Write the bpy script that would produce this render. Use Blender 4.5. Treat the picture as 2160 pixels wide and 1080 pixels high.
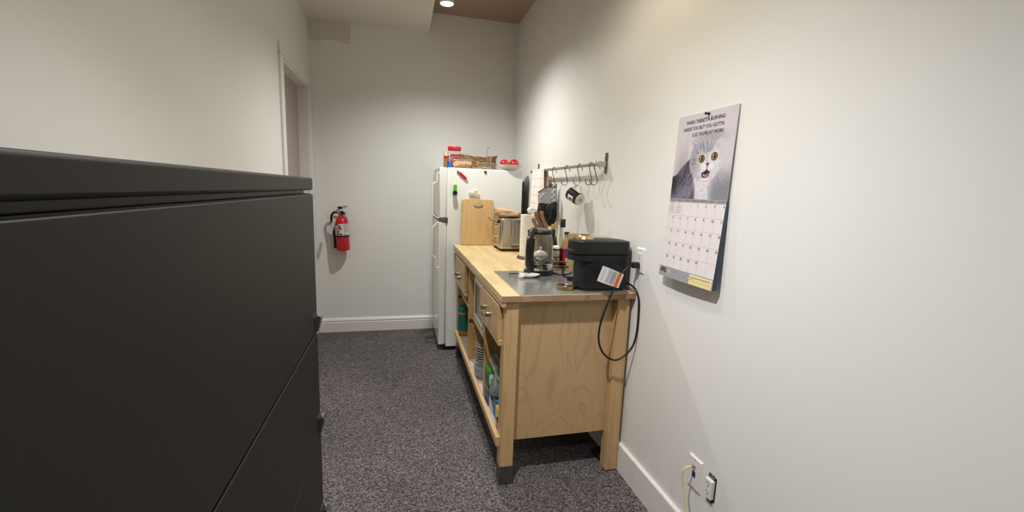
import bpy, math, random
import numpy as np
from mathutils import Vector, Matrix, noise
random.seed(7)
scene = bpy.context.scene
for o in list(bpy.data.objects):
    bpy.data.objects.remove(o)
COL = scene.collection
# ------------------------------------------------------------------ camera
F, CY = 924.5, 550.84
CAM = Vector((-1.0515, -1.7604, 1.3434)); YAW, PITCH, ROLL = .2529, -.1589, .0380
fw = Vector((math.sin(YAW)*math.cos(PITCH), math.cos(YAW)*math.cos(PITCH), math.sin(PITCH)))
rt = Vector((math.cos(YAW), -math.sin(YAW), 0)); up = rt.cross(fw)
rt, up = rt*math.cos(ROLL)+up*math.sin(ROLL), up*math.cos(ROLL)-rt*math.sin(ROLL)
cd = bpy.data.cameras.new('camera'); cam = bpy.data.objects.new('camera', cd); COL.objects.link(cam)
cd.sensor_fit = 'HORIZONTAL'; cd.sensor_width = 36; cd.lens = F/2160*36
cd.shift_x = 0; cd.shift_y = (CY-540)/2160; cd.clip_start = .02
m3 = Matrix((rt, up, -fw)).transposed()
cam.matrix_world = Matrix.Translation(CAM) @ m3.to_4x4()
scene.camera = cam
# ------------------------------------------------------------------ world, lights, exposure
scene.view_settings.view_transform = 'Standard'; scene.view_settings.look = 'None'
scene.view_settings.gamma = 1; scene.view_settings.use_curve_mapping = False
scene.view_settings.exposure = 0.25
wd = bpy.data.worlds.new('world'); scene.world = wd; wd.use_nodes = True
wd.node_tree.nodes['Background'].inputs[0].default_value = (.9, .95, 1, 1)
wd.node_tree.nodes['Background'].inputs[1].default_value = .2
def spot(name, loc, target, watt, col, size=.04, cone=150, blend=.6):
    l = bpy.data.lights.new(name, 'SPOT'); l.energy = watt; l.color = col
    l.shadow_soft_size = size; l.spot_size = math.radians(cone); l.spot_blend = blend
    o = bpy.data.objects.new(name, l); COL.objects.link(o); o.location = loc
    o.rotation_euler = (Vector(target)-Vector(loc)).to_track_quat('-Z', 'Y').to_euler()
    return o
LAMPS = [((-0.752, 1.35, 2.535), (-0.7, 1.36, 0), 94, (1, 0.985, 0.96)),
         ((-0.62, -0.15, 2.5), (-0.3, -0.1, 0), 19, (1, 0.87, 0.66)),
         ((-0.8, -2.3, 2.52), (-0.85, -2.0, 0), 42, (1, 0.985, 0.99)),  # unseen lamp, added as ambient fill from behind the camera
         ((-1.06, -0.78, 2.5), (-0.56, -0.45, 0), 120, (1, 0.975, 1.0))]  # unseen lamp over the aisle, added to brighten the low right wall
scene.cycles.transparent_max_bounces = 24
for i, (p, t, w, c) in enumerate(LAMPS):
    spot('spot_light', (p[0], p[1], p[2]-.02), t, w, c, cone=(150, 166, 130, 114)[i], blend=(0.95, 0.6, 0.8, 0.95)[i])
# ------------------------------------------------------------------ materials
def lin(c):
    return tuple(((v/255)/12.92 if v/255 <= .04045 else ((v/255+.055)/1.055)**2.4) for v in c)
MATS = {}
def mat(name, rgb, rough=.5, metal=0, spec=.5, var=0, scale=20, bump=0, bscale=None, stretch=(1, 1, 1), rnd=0, coat=0, emit=0, sheen=0, detail=3):
    """plain procedural material: noise variation of the colour, noise bump, random tint for each object"""
    if name in MATS: return MATS[name]
    m = bpy.data.materials.new(name); m.use_nodes = True; nt = m.node_tree; N = nt.nodes; L = nt.links
    b = N['Principled BSDF']; c = (*lin(rgb), 1)
    b.inputs['Base Color'].default_value = c; b.inputs['Roughness'].default_value = rough
    b.inputs['Metallic'].default_value = metal; b.inputs['Specular IOR Level'].default_value = spec
    b.inputs['Coat Weight'].default_value = coat; b.inputs['Sheen Weight'].default_value = sheen
    if emit:
        b.inputs['Emission Color'].default_value = c; b.inputs['Emission Strength'].default_value = emit
    if var or bump or rnd:
        tc = N.new('ShaderNodeTexCoord'); mp = N.new('ShaderNodeMapping'); mp.inputs['Scale'].default_value = stretch
        L.new(tc.outputs['Object'], mp.inputs[0])
        if rnd:
            oi = N.new('ShaderNodeObjectInfo'); ml = N.new('ShaderNodeMath'); ml.operation = 'MULTIPLY'; ml.inputs[1].default_value = 50
            L.new(oi.outputs['Random'], ml.inputs[0])
            cx = N.new('ShaderNodeCombineXYZ'); L.new(ml.outputs[0], cx.inputs[0]); L.new(ml.outputs[0], cx.inputs[1]); L.new(cx.outputs[0], mp.inputs['Location'])
        nz = N.new('ShaderNodeTexNoise'); nz.inputs['Scale'].default_value = scale; nz.inputs['Detail'].default_value = detail
        L.new(mp.outputs[0], nz.inputs[0])
        hs = N.new('ShaderNodeHueSaturation'); hs.inputs['Color'].default_value = c
        mr = N.new('ShaderNodeMapRange'); mr.inputs[3].default_value = 1-var; mr.inputs[4].default_value = 1+var
        mr.inputs[1].default_value = .25; mr.inputs[2].default_value = .75
        L.new(nz.outputs[0], mr.inputs[0]); v = mr.outputs[0]
        if rnd:
            mr2 = N.new('ShaderNodeMapRange'); mr2.inputs[3].default_value = 1-rnd; mr2.inputs[4].default_value = 1+rnd
            L.new(oi.outputs['Random'], mr2.inputs[0]); mm = N.new('ShaderNodeMath'); mm.operation = 'MULTIPLY'
            L.new(v, mm.inputs[0]); L.new(mr2.outputs[0], mm.inputs[1]); v = mm.outputs[0]
        L.new(v, hs.inputs['Value']); L.new(hs.outputs[0], b.inputs['Base Color'])
        if bump:
            n2 = N.new('ShaderNodeTexNoise'); n2.inputs['Scale'].default_value = bscale or scale; n2.inputs['Detail'].default_value = 3
            L.new(mp.outputs[0], n2.inputs[0]); bp = N.new('ShaderNodeBump'); bp.inputs['Strength'].default_value = bump; bp.inputs['Distance'].default_value = .002
            L.new(n2.outputs[0], bp.inputs['Height']); L.new(bp.outputs[0], b.inputs['Normal'])
    MATS[name] = m; return m
def wood(name, rgb, axis='y', dark=.82, rings=14, rnd=.08, distort=3.0, rough=.42, st=.12, lines=11, sharp=3):
    """birch-like wood: stretched noise streaks plus distorted rings along one axis"""
    if name in MATS: return MATS[name]
    m = bpy.data.materials.new(name); m.use_nodes = True; nt = m.node_tree; N = nt.nodes; L = nt.links
    b = N['Principled BSDF']; b.inputs['Roughness'].default_value = rough
    tc = N.new('ShaderNodeTexCoord'); mp = N.new('ShaderNodeMapping')
    s = {'x': (st, 1, 1), 'y': (1, st, 1), 'z': (1, 1, st)}[axis]; mp.inputs['Scale'].default_value = s
    L.new(tc.outputs['Object'], mp.inputs[0])
    oi = N.new('ShaderNodeObjectInfo'); ml = N.new('ShaderNodeMath'); ml.operation = 'MULTIPLY'; ml.inputs[1].default_value = 40
    L.new(oi.outputs['Random'], ml.inputs[0]); cx = N.new('ShaderNodeCombineXYZ')
    for k in range(3): L.new(ml.outputs[0], cx.inputs[k])
    L.new(cx.outputs[0], mp.inputs['Location'])
    n1 = N.new('ShaderNodeTexNoise'); n1.inputs['Scale'].default_value = rings*.55; n1.inputs['Detail'].default_value = 1; n1.inputs['Distortion'].default_value = distort*.25
    n2 = N.new('ShaderNodeTexNoise'); n2.inputs['Scale'].default_value = 160; n2.inputs['Detail'].default_value = 3
    L.new(mp.outputs[0], n1.inputs[0]); L.new(mp.outputs[0], n2.inputs[0])
    mu = N.new('ShaderNodeMath'); mu.operation = 'MULTIPLY'; mu.inputs[1].default_value = lines
    L.new(n1.outputs[0], mu.inputs[0]); fr = N.new('ShaderNodeMath'); fr.operation = 'PINGPONG'; fr.inputs[1].default_value = 1; L.new(mu.outputs[0], fr.inputs[0])
    pw = N.new('ShaderNodeMath'); pw.operation = 'POWER'; pw.inputs[1].default_value = sharp; L.new(fr.outputs[0], pw.inputs[0])
    ad = N.new('ShaderNodeMath'); ad.operation = 'MULTIPLY_ADD'; ad.inputs[1].default_value = .45
    L.new(n2.outputs[0], ad.inputs[0]); L.new(pw.outputs[0], ad.inputs[2])
    mr = N.new('ShaderNodeMapRange'); mr.inputs[1].default_value = .1; mr.inputs[2].default_value = 1.3; mr.inputs[3].default_value = 1.05; mr.inputs[4].default_value = dark
    L.new(ad.outputs[0], mr.inputs[0])
    m2 = N.new('ShaderNodeMapRange'); m2.inputs[3].default_value = 1-rnd; m2.inputs[4].default_value = 1+rnd; L.new(oi.outputs['Random'], m2.inputs[0])
    mm = N.new('ShaderNodeMath'); mm.operation = 'MULTIPLY'; L.new(mr.outputs[0], mm.inputs[0]); L.new(m2.outputs[0], mm.inputs[1])
    hs = N.new('ShaderNodeHueSaturation'); hs.inputs['Color'].default_value = (*lin(rgb), 1); L.new(mm.outputs[0], hs.inputs['Value'])
    L.new(hs.outputs[0], b.inputs['Base Color']); MATS[name] = m; return m
def clear(name, tint=(252, 253, 253), gloss=1.0, rough=.03, body=0.0, bodycol=(220, 225, 225)):
    """thin clear glass or plastic: see-through, mirror-like towards grazing angles"""
    if name in MATS: return MATS[name]
    m = bpy.data.materials.new(name); m.use_nodes = True; nt = m.node_tree; N = nt.nodes; L = nt.links
    N.remove(N['Principled BSDF']); out = N['Material Output']
    tr = N.new('ShaderNodeBsdfTransparent'); tr.inputs[0].default_value = (*lin(tint), 1)
    gl = N.new('ShaderNodeBsdfGlossy'); gl.inputs['Roughness'].default_value = rough
    base = tr.outputs[0]
    if body:
        df = N.new('ShaderNodeBsdfDiffuse'); df.inputs[0].default_value = (*lin(bodycol), 1)
        mb = N.new('ShaderNodeMixShader'); mb.inputs[0].default_value = body; L.new(tr.outputs[0], mb.inputs[1]); L.new(df.outputs[0], mb.inputs[2]); base = mb.outputs[0]
    ge = N.new('ShaderNodeNewGeometry'); dt = N.new('ShaderNodeVectorMath'); dt.operation = 'DOT_PRODUCT'
    L.new(ge.outputs['Normal'], dt.inputs[0]); L.new(ge.outputs['Incoming'], dt.inputs[1])
    ab = N.new('ShaderNodeMath'); ab.operation = 'ABSOLUTE'; L.new(dt.outputs['Value'], ab.inputs[0])
    om = N.new('ShaderNodeMath'); om.operation = 'SUBTRACT'; om.inputs[0].default_value = 1; L.new(ab.outputs[0], om.inputs[1])
    pw = N.new('ShaderNodeMath'); pw.operation = 'POWER'; pw.inputs[1].default_value = 4; L.new(om.outputs[0], pw.inputs[0])
    mu = N.new('ShaderNodeMath'); mu.operation = 'MULTIPLY_ADD'; mu.inputs[1].default_value = .75*gloss; mu.inputs[2].default_value = .04*gloss; mu.use_clamp = True; L.new(pw.outputs[0], mu.inputs[0])
    mx = N.new('ShaderNodeMixShader'); L.new(mu.outputs[0], mx.inputs[0]); L.new(base, mx.inputs[1]); L.new(gl.outputs[0], mx.inputs[2])
    L.new(mx.outputs[0], out.inputs[0]); MATS[name] = m; return m
def carpet():
    m = bpy.data.materials.new('carpet'); m.use_nodes = True; nt = m.node_tree; N = nt.nodes; L = nt.links
    b = N['Principled BSDF']; b.inputs['Roughness'].default_value = 1; b.inputs['Specular IOR Level'].default_value = .1
    tc = N.new('ShaderNodeTexCoord'); mp = N.new('ShaderNodeMapping'); mp.inputs['Rotation'].default_value = (0, 0, .6); mp.inputs['Scale'].default_value = (1, 1.5, 1)
    L.new(tc.outputs['Object'], mp.inputs[0])
    vo = N.new('ShaderNodeTexVoronoi'); vo.inputs['Scale'].default_value = 165; vo.inputs['Randomness'].default_value = .75
    L.new(mp.outputs[0], vo.inputs[0])
    nz = N.new('ShaderNodeTexNoise'); nz.inputs['Scale'].default_value = 330; nz.inputs['Detail'].default_value = 2; L.new(mp.outputs[0], nz.inputs[0])
    big = N.new('ShaderNodeTexNoise'); big.inputs['Scale'].default_value = 1.6; big.inputs['Detail'].default_value = 4; L.new(tc.outputs['Object'], big.inputs[0])
    sx = N.new('ShaderNodeSeparateColor'); L.new(vo.outputs['Color'], sx.inputs[0])
    cr = N.new('ShaderNodeValToRGB'); e = cr.color_ramp.elements
    e[0].position = 0; e[0].color = (*lin((54, 51, 52)), 1); e[1].position = 1; e[1].color = (*lin((152, 146, 145)), 1)
    q = e.new(.55); q.color = (*lin((97, 92, 92)), 1)
    L.new(sx.outputs[0], cr.inputs[0])
    hs = N.new('ShaderNodeHueSaturation'); L.new(cr.outputs[0], hs.inputs['Color'])
    mr = N.new('ShaderNodeMapRange'); mr.inputs[1].default_value = .3; mr.inputs[2].default_value = .7; mr.inputs[3].default_value = .84; mr.inputs[4].default_value = 1.14; L.new(big.outputs[0], mr.inputs[0])
    m2 = N.new('ShaderNodeMapRange'); m2.inputs[1].default_value = .3; m2.inputs[2].default_value = .7; m2.inputs[3].default_value = .6; m2.inputs[4].default_value = 1.25; L.new(nz.outputs[0], m2.inputs[0])
    mm = N.new('ShaderNodeMath'); mm.operation = 'MULTIPLY'; L.new(mr.outputs[0], mm.inputs[0]); L.new(m2.outputs[0], mm.inputs[1]); L.new(mm.outputs[0], hs.inputs['Value'])
    L.new(hs.outputs[0], b.inputs['Base Color'])
    bp = N.new('ShaderNodeBump'); bp.inputs['Strength'].default_value = .9; bp.inputs['Distance'].default_value = .004; bp.invert = True
    L.new(vo.outputs['Distance'], bp.inputs['Height']); L.new(bp.outputs[0], b.inputs['Normal'])
    return m
def stripes(name, base, line, scale_y, scale_z, off=0, thin=.82):
    """woven cloth with two families of coloured threads"""
    m = bpy.data.materials.new(name); m.use_nodes = True; nt = m.node_tree; N = nt.nodes; L = nt.links
    b = N['Principled BSDF']; b.inputs['Roughness'].default_value = .95; b.inputs['Specular IOR Level'].default_value = .1
    tc = N.new('ShaderNodeTexCoord'); sp = N.new('ShaderNodeSeparateXYZ'); L.new(tc.outputs['UV'], sp.inputs[0])
    def fam(sock, sc, th):
        a = N.new('ShaderNodeMath'); a.operation = 'MULTIPLY'; a.inputs[1].default_value = sc; L.new(sock, a.inputs[0])
        f = N.new('ShaderNodeMath'); f.operation = 'FRACT'; L.new(a.outputs[0], f.inputs[0])
        g = N.new('ShaderNodeMath'); g.operation = 'GREATER_THAN'; g.inputs[1].default_value = th; L.new(f.outputs[0], g.inputs[0]); return g.outputs[0]
    a = fam(sp.outputs[0], scale_y, thin); c = fam(sp.outputs[1], scale_z, thin)
    big = fam(sp.outputs[0], 1.0, .68); mu = N.new('ShaderNodeMath'); mu.operation = 'MULTIPLY'; L.new(big, mu.inputs[0]); mu.inputs[1].default_value = .55
    s1 = N.new('ShaderNodeMath'); s1.operation = 'MULTIPLY'; s1.inputs[1].default_value = .25; L.new(a, s1.inputs[0])
    s2 = N.new('ShaderNodeMath'); s2.operation = 'MULTIPLY_ADD'; s2.inputs[1].default_value = .22; L.new(c, s2.inputs[0]); L.new(s1.outputs[0], s2.inputs[2])
    s3 = N.new('ShaderNodeMath'); s3.operation = 'MULTIPLY_ADD'; L.new(mu.outputs[0], s3.inputs[0]); L.new(a, s3.inputs[1]); L.new(s2.outputs[0], s3.inputs[2]); s3.use_clamp = True
    mx = N.new('ShaderNodeMix'); mx.data_type = 'RGBA'; mx.inputs[6].default_value = (*lin(base), 1); mx.inputs[7].default_value = (*lin(line), 1); L.new(s3.outputs[0], mx.inputs[0])
    L.new(mx.outputs[2], b.inputs['Base Color']); return m
def quilt(name, rgb, rough, metal=0):
    m = bpy.data.materials.new(name); m.use_nodes = True; nt = m.node_tree; N = nt.nodes; L = nt.links
    b = N['Principled BSDF']; b.inputs['Roughness'].default_value = rough; b.inputs['Metallic'].default_value = metal
    tc = N.new('ShaderNodeTexCoord'); mp = N.new('ShaderNodeMapping'); mp.inputs['Rotation'].default_value = (0, .78, 0); L.new(tc.outputs['Object'], mp.inputs[0])
    sp = N.new('ShaderNodeSeparateXYZ'); L.new(mp.outputs[0], sp.inputs[0]); hs = []
    for k in (0, 2):
        a = N.new('ShaderNodeMath'); a.operation = 'MULTIPLY'; a.inputs[1].default_value = 125; L.new(sp.outputs[k], a.inputs[0])
        s = N.new('ShaderNodeMath'); s.operation = 'SINE'; L.new(a.outputs[0], s.inputs[0]); ab = N.new('ShaderNodeMath'); ab.operation = 'ABSOLUTE'; L.new(s.outputs[0], ab.inputs[0])
        pw = N.new('ShaderNodeMath'); pw.operation = 'POWER'; pw.inputs[1].default_value = .4; L.new(ab.outputs[0], pw.inputs[0]); hs.append(pw)
    mi = N.new('ShaderNodeMath'); mi.operation = 'MINIMUM'; L.new(hs[0].outputs[0], mi.inputs[0]); L.new(hs[1].outputs[0], mi.inputs[1])
    bp = N.new('ShaderNodeBump'); bp.inputs['Strength'].default_value = .8; bp.inputs['Distance'].default_value = .006
    L.new(mi.outputs[0], bp.inputs['Height']); L.new(bp.outputs[0], b.inputs['Normal']); b.inputs['Base Color'].default_value = (*lin(rgb), 1)
    return m
def painted(name, rough=.5, coat=0):
    m = bpy.data.materials.new(name); m.use_nodes = True; b = m.node_tree.nodes['Principled BSDF']; b.inputs['Roughness'].default_value = rough; b.inputs['Coat Weight'].default_value = coat
    a = m.node_tree.nodes.new('ShaderNodeVertexColor'); a.layer_name = 'print'; m.node_tree.links.new(a.outputs[0], b.inputs['Base Color']); return m
# ------------------------------------------------------------------ mesh helpers
class MB:
    def __init__(s): s.v = []; s.f = []
    def add(s, vs, fs):
        o = len(s.v); s.v += [Vector(p) for p in vs]; s.f += [tuple(i+o for i in f) for f in fs]; return s
    def box(s, x0, x1, y0, y1, z0, z1):
        x0, x1 = min(x0, x1), max(x0, x1); y0, y1 = min(y0, y1), max(y0, y1); z0, z1 = min(z0, z1), max(z0, z1)
        return s.add([(x, y, z) for z in (z0, z1) for y in (y0, y1) for x in (x0, x1)],
                     [(0, 2, 3, 1), (4, 5, 7, 6), (0, 1, 5, 4), (2, 6, 7, 3), (0, 4, 6, 2), (1, 3, 7, 5)])
    def lathe(s, prof, n=24, c=(0, 0, 0), M=None, a0=0, a1=None, sx=1, sy=1):
        """prof = [(r, z)...] from bottom to top, around z at c (or in frame M); partial if a1 given"""
        full = a1 is None; k = n if full else n+1; vs = []; fs = []
        for r, z in prof:
            for i in range(k):
                a = (2*math.pi*i/n) if full else a0+(a1-a0)*i/n
                vs.append(Vector((r*math.cos(a)*sx, r*math.sin(a)*sy, z)))
        for j in range(len(prof)-1):
            for i in range(k if full else k-1):
                i2 = (i+1) % k
                fs.append((j*k+i, j*k+i2, (j+1)*k+i2, (j+1)*k+i))
        if full and prof[0] != prof[-1]:
            if prof[0][0] > 1e-6: fs.append(tuple(reversed(range(k))))
            if prof[-1][0] > 1e-6: fs.append(tuple((len(prof)-1)*k+i for i in range(k)))
        if M is not None: vs = [M @ p for p in vs]
        else: vs = [p+Vector(c) for p in vs]
        return s.add(vs, fs)
    def cyl(s, p0, p1, r0, r1=None, n=14):
        p0, p1 = Vector(p0), Vector(p1); d = p1-p0
        M = Matrix.Translation(p0) @ d.to_track_quat('Z', 'Y').to_matrix().to_4x4()
        return s.lathe([(r0, 0), (r0 if r1 is None else r1, d.length)], n, M=M)
    def tube(s, pts, r, n=8, closed=False, flat=1.0, ref=None):
        pts = [Vector(p) for p in pts]; k = len(pts); vs = []; fs = []
        rs = r if isinstance(r, (list, tuple)) else [r]*k; nrm = None
        for i, p in enumerate(pts):
            a = pts[(i-1) % k] if (closed or i > 0) else p; b = pts[(i+1) % k] if (closed or i < k-1) else p
            t = (b-a).normalized()
            if ref is not None: nrm = Vector(ref)-t*t.dot(Vector(ref))
            elif nrm is None: nrm = t.orthogonal()
            else: nrm = nrm-t*t.dot(nrm)
            nrm = nrm.normalized(); bn = t.cross(nrm)
            for j in range(n):
                w = 2*math.pi*j/n; vs.append(p+nrm*(rs[i]*math.cos(w))+bn*(rs[i]*flat*math.sin(w)))
        for i in range(k if closed else k-1):
            for j in range(n):
                i2 = (i+1) % k; fs.append((i*n+j, i*n+(j+1) % n, i2*n+(j+1) % n, i2*n+j))
        if not closed:
            fs.append(tuple(reversed(range(n)))); fs.append(tuple((k-1)*n+j for j in range(n)))
        return s.add(vs, fs)
    def prism(s, poly, axis, a, b):
        """poly in the two other axes (in xyz order), extruded from a to b along axis"""
        k = len(poly); ar = sum(poly[i][0]*poly[(i+1) % k][1]-poly[(i+1) % k][0]*poly[i][1] for i in range(k))
        if ar < 0: poly = poly[::-1]
        def P(p, t): return {'x': (t, p[0], p[1]), 'y': (p[0], t, p[1]), 'z': (p[0], p[1], t)}[axis]
        vs = [P(p, a) for p in poly]+[P(p, b) for p in poly]
        fs = [(i, (i+1) % k, k+(i+1) % k, k+i) for i in range(k)]+[tuple(reversed(range(k))), tuple(range(k, 2*k))]
        if (axis == 'y') != (b < a): fs = [tuple(reversed(f)) for f in fs]
        return s.add(vs, fs)
    def super(s, c, r, e=.5, n=24, m=14, jitter=0, seed=0, M=None):
        """superellipsoid: e=1 ball, e small = rounded box"""
        vs = []; fs = []
        def sg(v, p): return math.copysign(abs(v)**p, v)
        for j in range(m+1):
            ph = -math.pi/2+math.pi*j/m
            for i in range(n):
                th = 2*math.pi*i/n
                p = Vector((r[0]*sg(math.cos(ph), e)*sg(math.cos(th), e), r[1]*sg(math.cos(ph), e)*sg(math.sin(th), e), r[2]*sg(math.sin(ph), e)))
                if jitter: p += Vector(noise.noise_vector(p*28+Vector((seed, seed*2, 0))))*jitter
                vs.append(M @ p if M is not None else p+Vector(c))
        for j in range(m):
            for i in range(n):
                fs.append((j*n+i, j*n+(i+1) % n, (j+1)*n+(i+1) % n, (j+1)*n+i))
        fs.append(tuple(reversed(range(n)))); fs.append(tuple(m*n+i for i in range(n)))
        return s.add(vs, fs)
    def grid(s, fn, nu, nv):
        vs = [fn(i/nu, j/nv) for j in range(nv+1) for i in range(nu+1)]; k = nu+1
        return s.add(vs, [(j*k+i, j*k+i+1, (j+1)*k+i+1, (j+1)*k+i) for j in range(nv) for i in range(nu)])
    def quad(s, a, b, c, d): return s.add([a, b, c, d], [(0, 1, 2, 3)])
    def xf(s, M): s.v = [M @ p for p in s.v]; return s
    def build(s, name, m, parent=None, smooth=True, bevel=0, loc=None, uv=None, solid=0, seg=2):
        me = bpy.data.meshes.new(name)
        base = Vector((0, 0, 0)); q = parent
        while q is not None: base = base+q.location; q = q.parent
        own = Vector(loc) if loc is not None else Vector((0, 0, 0))
        me.from_pydata([tuple(p-base-own) for p in s.v], [], s.f); me.update()
        me.materials.append(m)
        if uv:
            lay = me.uv_layers.new(name='UVMap'); nu, nv = uv
            for lo in me.loops:
                i = lo.vertex_index; lay.data[lo.index].uv = ((i % (nu+1))/nu, (i//(nu+1))/nv)
        o = bpy.data.objects.new(name, me); COL.objects.link(o); o.location = own
        if parent is not None: o.parent = parent
        if smooth:
            for p in me.polygons: p.use_smooth = True
            me.set_sharp_from_angle(angle=math.radians(38))
        if solid:
            md = o.modifiers.new('thickness', 'SOLIDIFY'); md.thickness = solid; md.offset = 0
        if bevel:
            md = o.modifiers.new('bevel', 'BEVEL'); md.width = bevel; md.segments = seg; md.limit_method = 'ANGLE'; md.angle_limit = math.radians(35)
        return o
def B(*a): return MB().box(*a)
def tag(o, label, cat, group=None):
    o['label'] = label; o['category'] = cat
    if group: o['group'] = group
    return o
def thing(name, label, cat, loc, group=None):
    o = bpy.data.objects.new(name, None); COL.objects.link(o); o.location = loc; o.empty_display_size = .02
    return tag(o, label, cat, group)
def struct(o): o['kind'] = 'structure'; return o
def stuff(o): o['kind'] = 'stuff'; return o
def copy_part(o, parent, loc):
    c = o.copy(); COL.objects.link(c); c.parent = parent; c.location = loc; return c
def smooth_path(pts, per=6, closed=False):
    pts = [Vector(p) for p in pts]; out = []; n = len(pts)
    for i in range(n if closed else n-1):
        p = [pts[(i+k) % n] if closed else pts[min(max(i+k, 0), n-1)] for k in (-1, 0, 1, 2)]
        for j in range(per):
            t = j/per
            out.append(.5*((2*p[1])+(p[2]-p[0])*t+(2*p[0]-5*p[1]+4*p[2]-p[3])*t*t+(3*p[1]-p[0]-3*p[2]+p[3])*t**3))
    if not closed: out.append(pts[-1])
    return out
def rrect(x0, x1, y0, y1, r, n=6):
    out = []
    for cx, cy, a in ((x1-r, y1-r, 0), (x0+r, y1-r, 90), (x0+r, y0+r, 180), (x1-r, y0+r, 270)):
        for i in range(n+1):
            w = math.radians(a+90*i/n); out.append((cx+r*math.cos(w), cy+r*math.sin(w)))
    return out
def frame(o, right, upv):
    right = Vector(right).normalized(); upv = Vector(upv); nn = right.cross(upv).normalized(); upv = nn.cross(right)
    return Matrix.Translation(Vector(o)) @ Matrix((right, upv, nn)).transposed().to_4x4()
TXT = {}
def text(mb, s, M, size, align='LEFT', sxy=(1, 1), bold=0):
    """flat lettering added to mb, in frame M (x right, y up)"""
    if (s, align, bold) not in TXT:
        cu = bpy.data.curves.new('lettering', 'FONT'); cu.body = s; cu.size = 1; cu.align_x = align; cu.resolution_u = 2; cu.offset = bold
        ob = bpy.data.objects.new('lettering', cu); me = bpy.data.meshes.new_from_object(ob)
        TXT[(s, align, bold)] = ([v.co.copy() for v in me.vertices], [tuple(p.vertices) for p in me.polygons])
        bpy.data.objects.remove(ob); bpy.data.curves.remove(cu); bpy.data.meshes.remove(me)
    vs, fs = TXT[(s, align, bold)]
    mb.add([M @ Vector((p.x*size*sxy[0], p.y*size*sxy[1], 0)) for p in vs], fs); return mb
# shared materials
WALL = mat('wall_paint', (231, 231, 226), .42, var=.012, scale=3, bump=.04, bscale=90)
TRIM = mat('trim_paint', (230, 228, 223), .4, var=.01, scale=5)
BIRCH = wood('birch_along_y', (200, 170, 122), 'y', rnd=.10)
BIRCHX = wood('birch_top', (211, 187, 138), 'y', dark=.86, rings=20, rnd=.12)
BIRCHZ = wood('birch_upright', (196, 163, 114), 'z', rnd=.05)
PLY = wood('birch_veneer', (190, 158, 114), 'z', dark=.82, rings=9, rnd=0, distort=5, st=.30, lines=15, sharp=7)
INNER = wood('birch_carcass', (192, 154, 100), 'z', rnd=.04)
STEEL = mat('steel', (176, 172, 166), .28, 1, var=.05, scale=8, stretch=(1, 1, 40))
CHROME = mat('chrome', (205, 205, 205), .12, 1)
BRUSHED = mat('brushed_steel', (190, 185, 176), .26, 1, var=.06, scale=30, stretch=(.05, 1, 6))
DARKSTEEL = mat('dark_steel', (120, 112, 106), .42, 1, var=.08, scale=30)
BLACK = mat('black_plastic', (18, 18, 19), .42)
BLACKM = mat('matte_black', (20, 20, 22), .55, var=.05, scale=60)
RUBBER = mat('black_rubber', (15, 15, 16), .45)
WHITE = mat('white_enamel', (233, 235, 231), .32, var=.01, scale=4, bump=.05, bscale=300)
WHITEP = mat('white_plastic', (232, 228, 224), .35)
CERAMIC = mat('white_ceramic', (236, 234, 226), .18)
GLASS = clear('clear_glass')
PLASTIC = clear('clear_plastic', (250, 251, 251), 1.2, .08, .05)
FROST = clear('frosted_plastic', (222, 226, 228), 1.2, .2, .22, (205, 212, 216))
INK = mat('black_ink', (32, 30, 34), .6); GREYINK = mat('grey_ink', (140, 138, 142), .6)
RED = mat('red_paint', (186, 18, 26), .3, coat=.3); PAPER = mat('white_paper', (218, 212, 210), .7)
# ================================================================== the setting
XL, YB, YF = -1.787, 2.4025, -4.2; H, HS, XS = 2.847, 2.677, -.804
floor = struct(B(XL-.1, .1, YF-.1, YB+.1, -.05, 0).build('floor', carpet(), smooth=False))
wr = struct(B(0, .1, YF-.1, YB+.1, 0, H+.1).build('wall_right', WALL, smooth=False))
wb = struct(B(XL-.1, .1, YB, YB+.1, 0, H+.1).build('wall_back', WALL, smooth=False))
# a darker paint patch high on the back wall, and the door opening in the left wall
DY0, DY1, DZ = 1.48, 2.335, 2.14
lw = MB().box(XL-.12, XL, YF-.1, DY0, 0, H+.1).box(XL-.12, XL, DY1, YB, 0, H+.1).box(XL-.12, XL, DY0, DY1, DZ, H+.1)
struct(lw.build('wall_left', WALL, smooth=False))
struct(B(XL-.1, .1, YF-.1, YF, 0, H+.1).build('wall_front', WALL, smooth=False))
struct(B(XS, .1, YF-.1, YB+.1, H, H+.1).build('ceiling', mat('ceiling_paint_brown', (168, 142, 124), .8, var=.03, scale=4), smooth=False))
struct(MB().box(XL-.1, XS, YF-.1, YB, HS, H+.1).build('ceiling_soffit', mat('soffit_paint', (226, 220, 208), .7, var=.02, scale=3, bump=.1, bscale=30), smooth=False))
patch = struct(MB().grid(lambda u, v: (XL+.003+.33*u, YB-.0006, 2.52+.02*u*0+(HS-2.521)*v-.012*math.sin(9*u)*(1-v)), 10, 2).build('wall_paint_patch', mat('patch_paint', (214, 209, 199), .5, var=.03, scale=9), smooth=False))  # thin sheet that carries the darker paint patch
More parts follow.
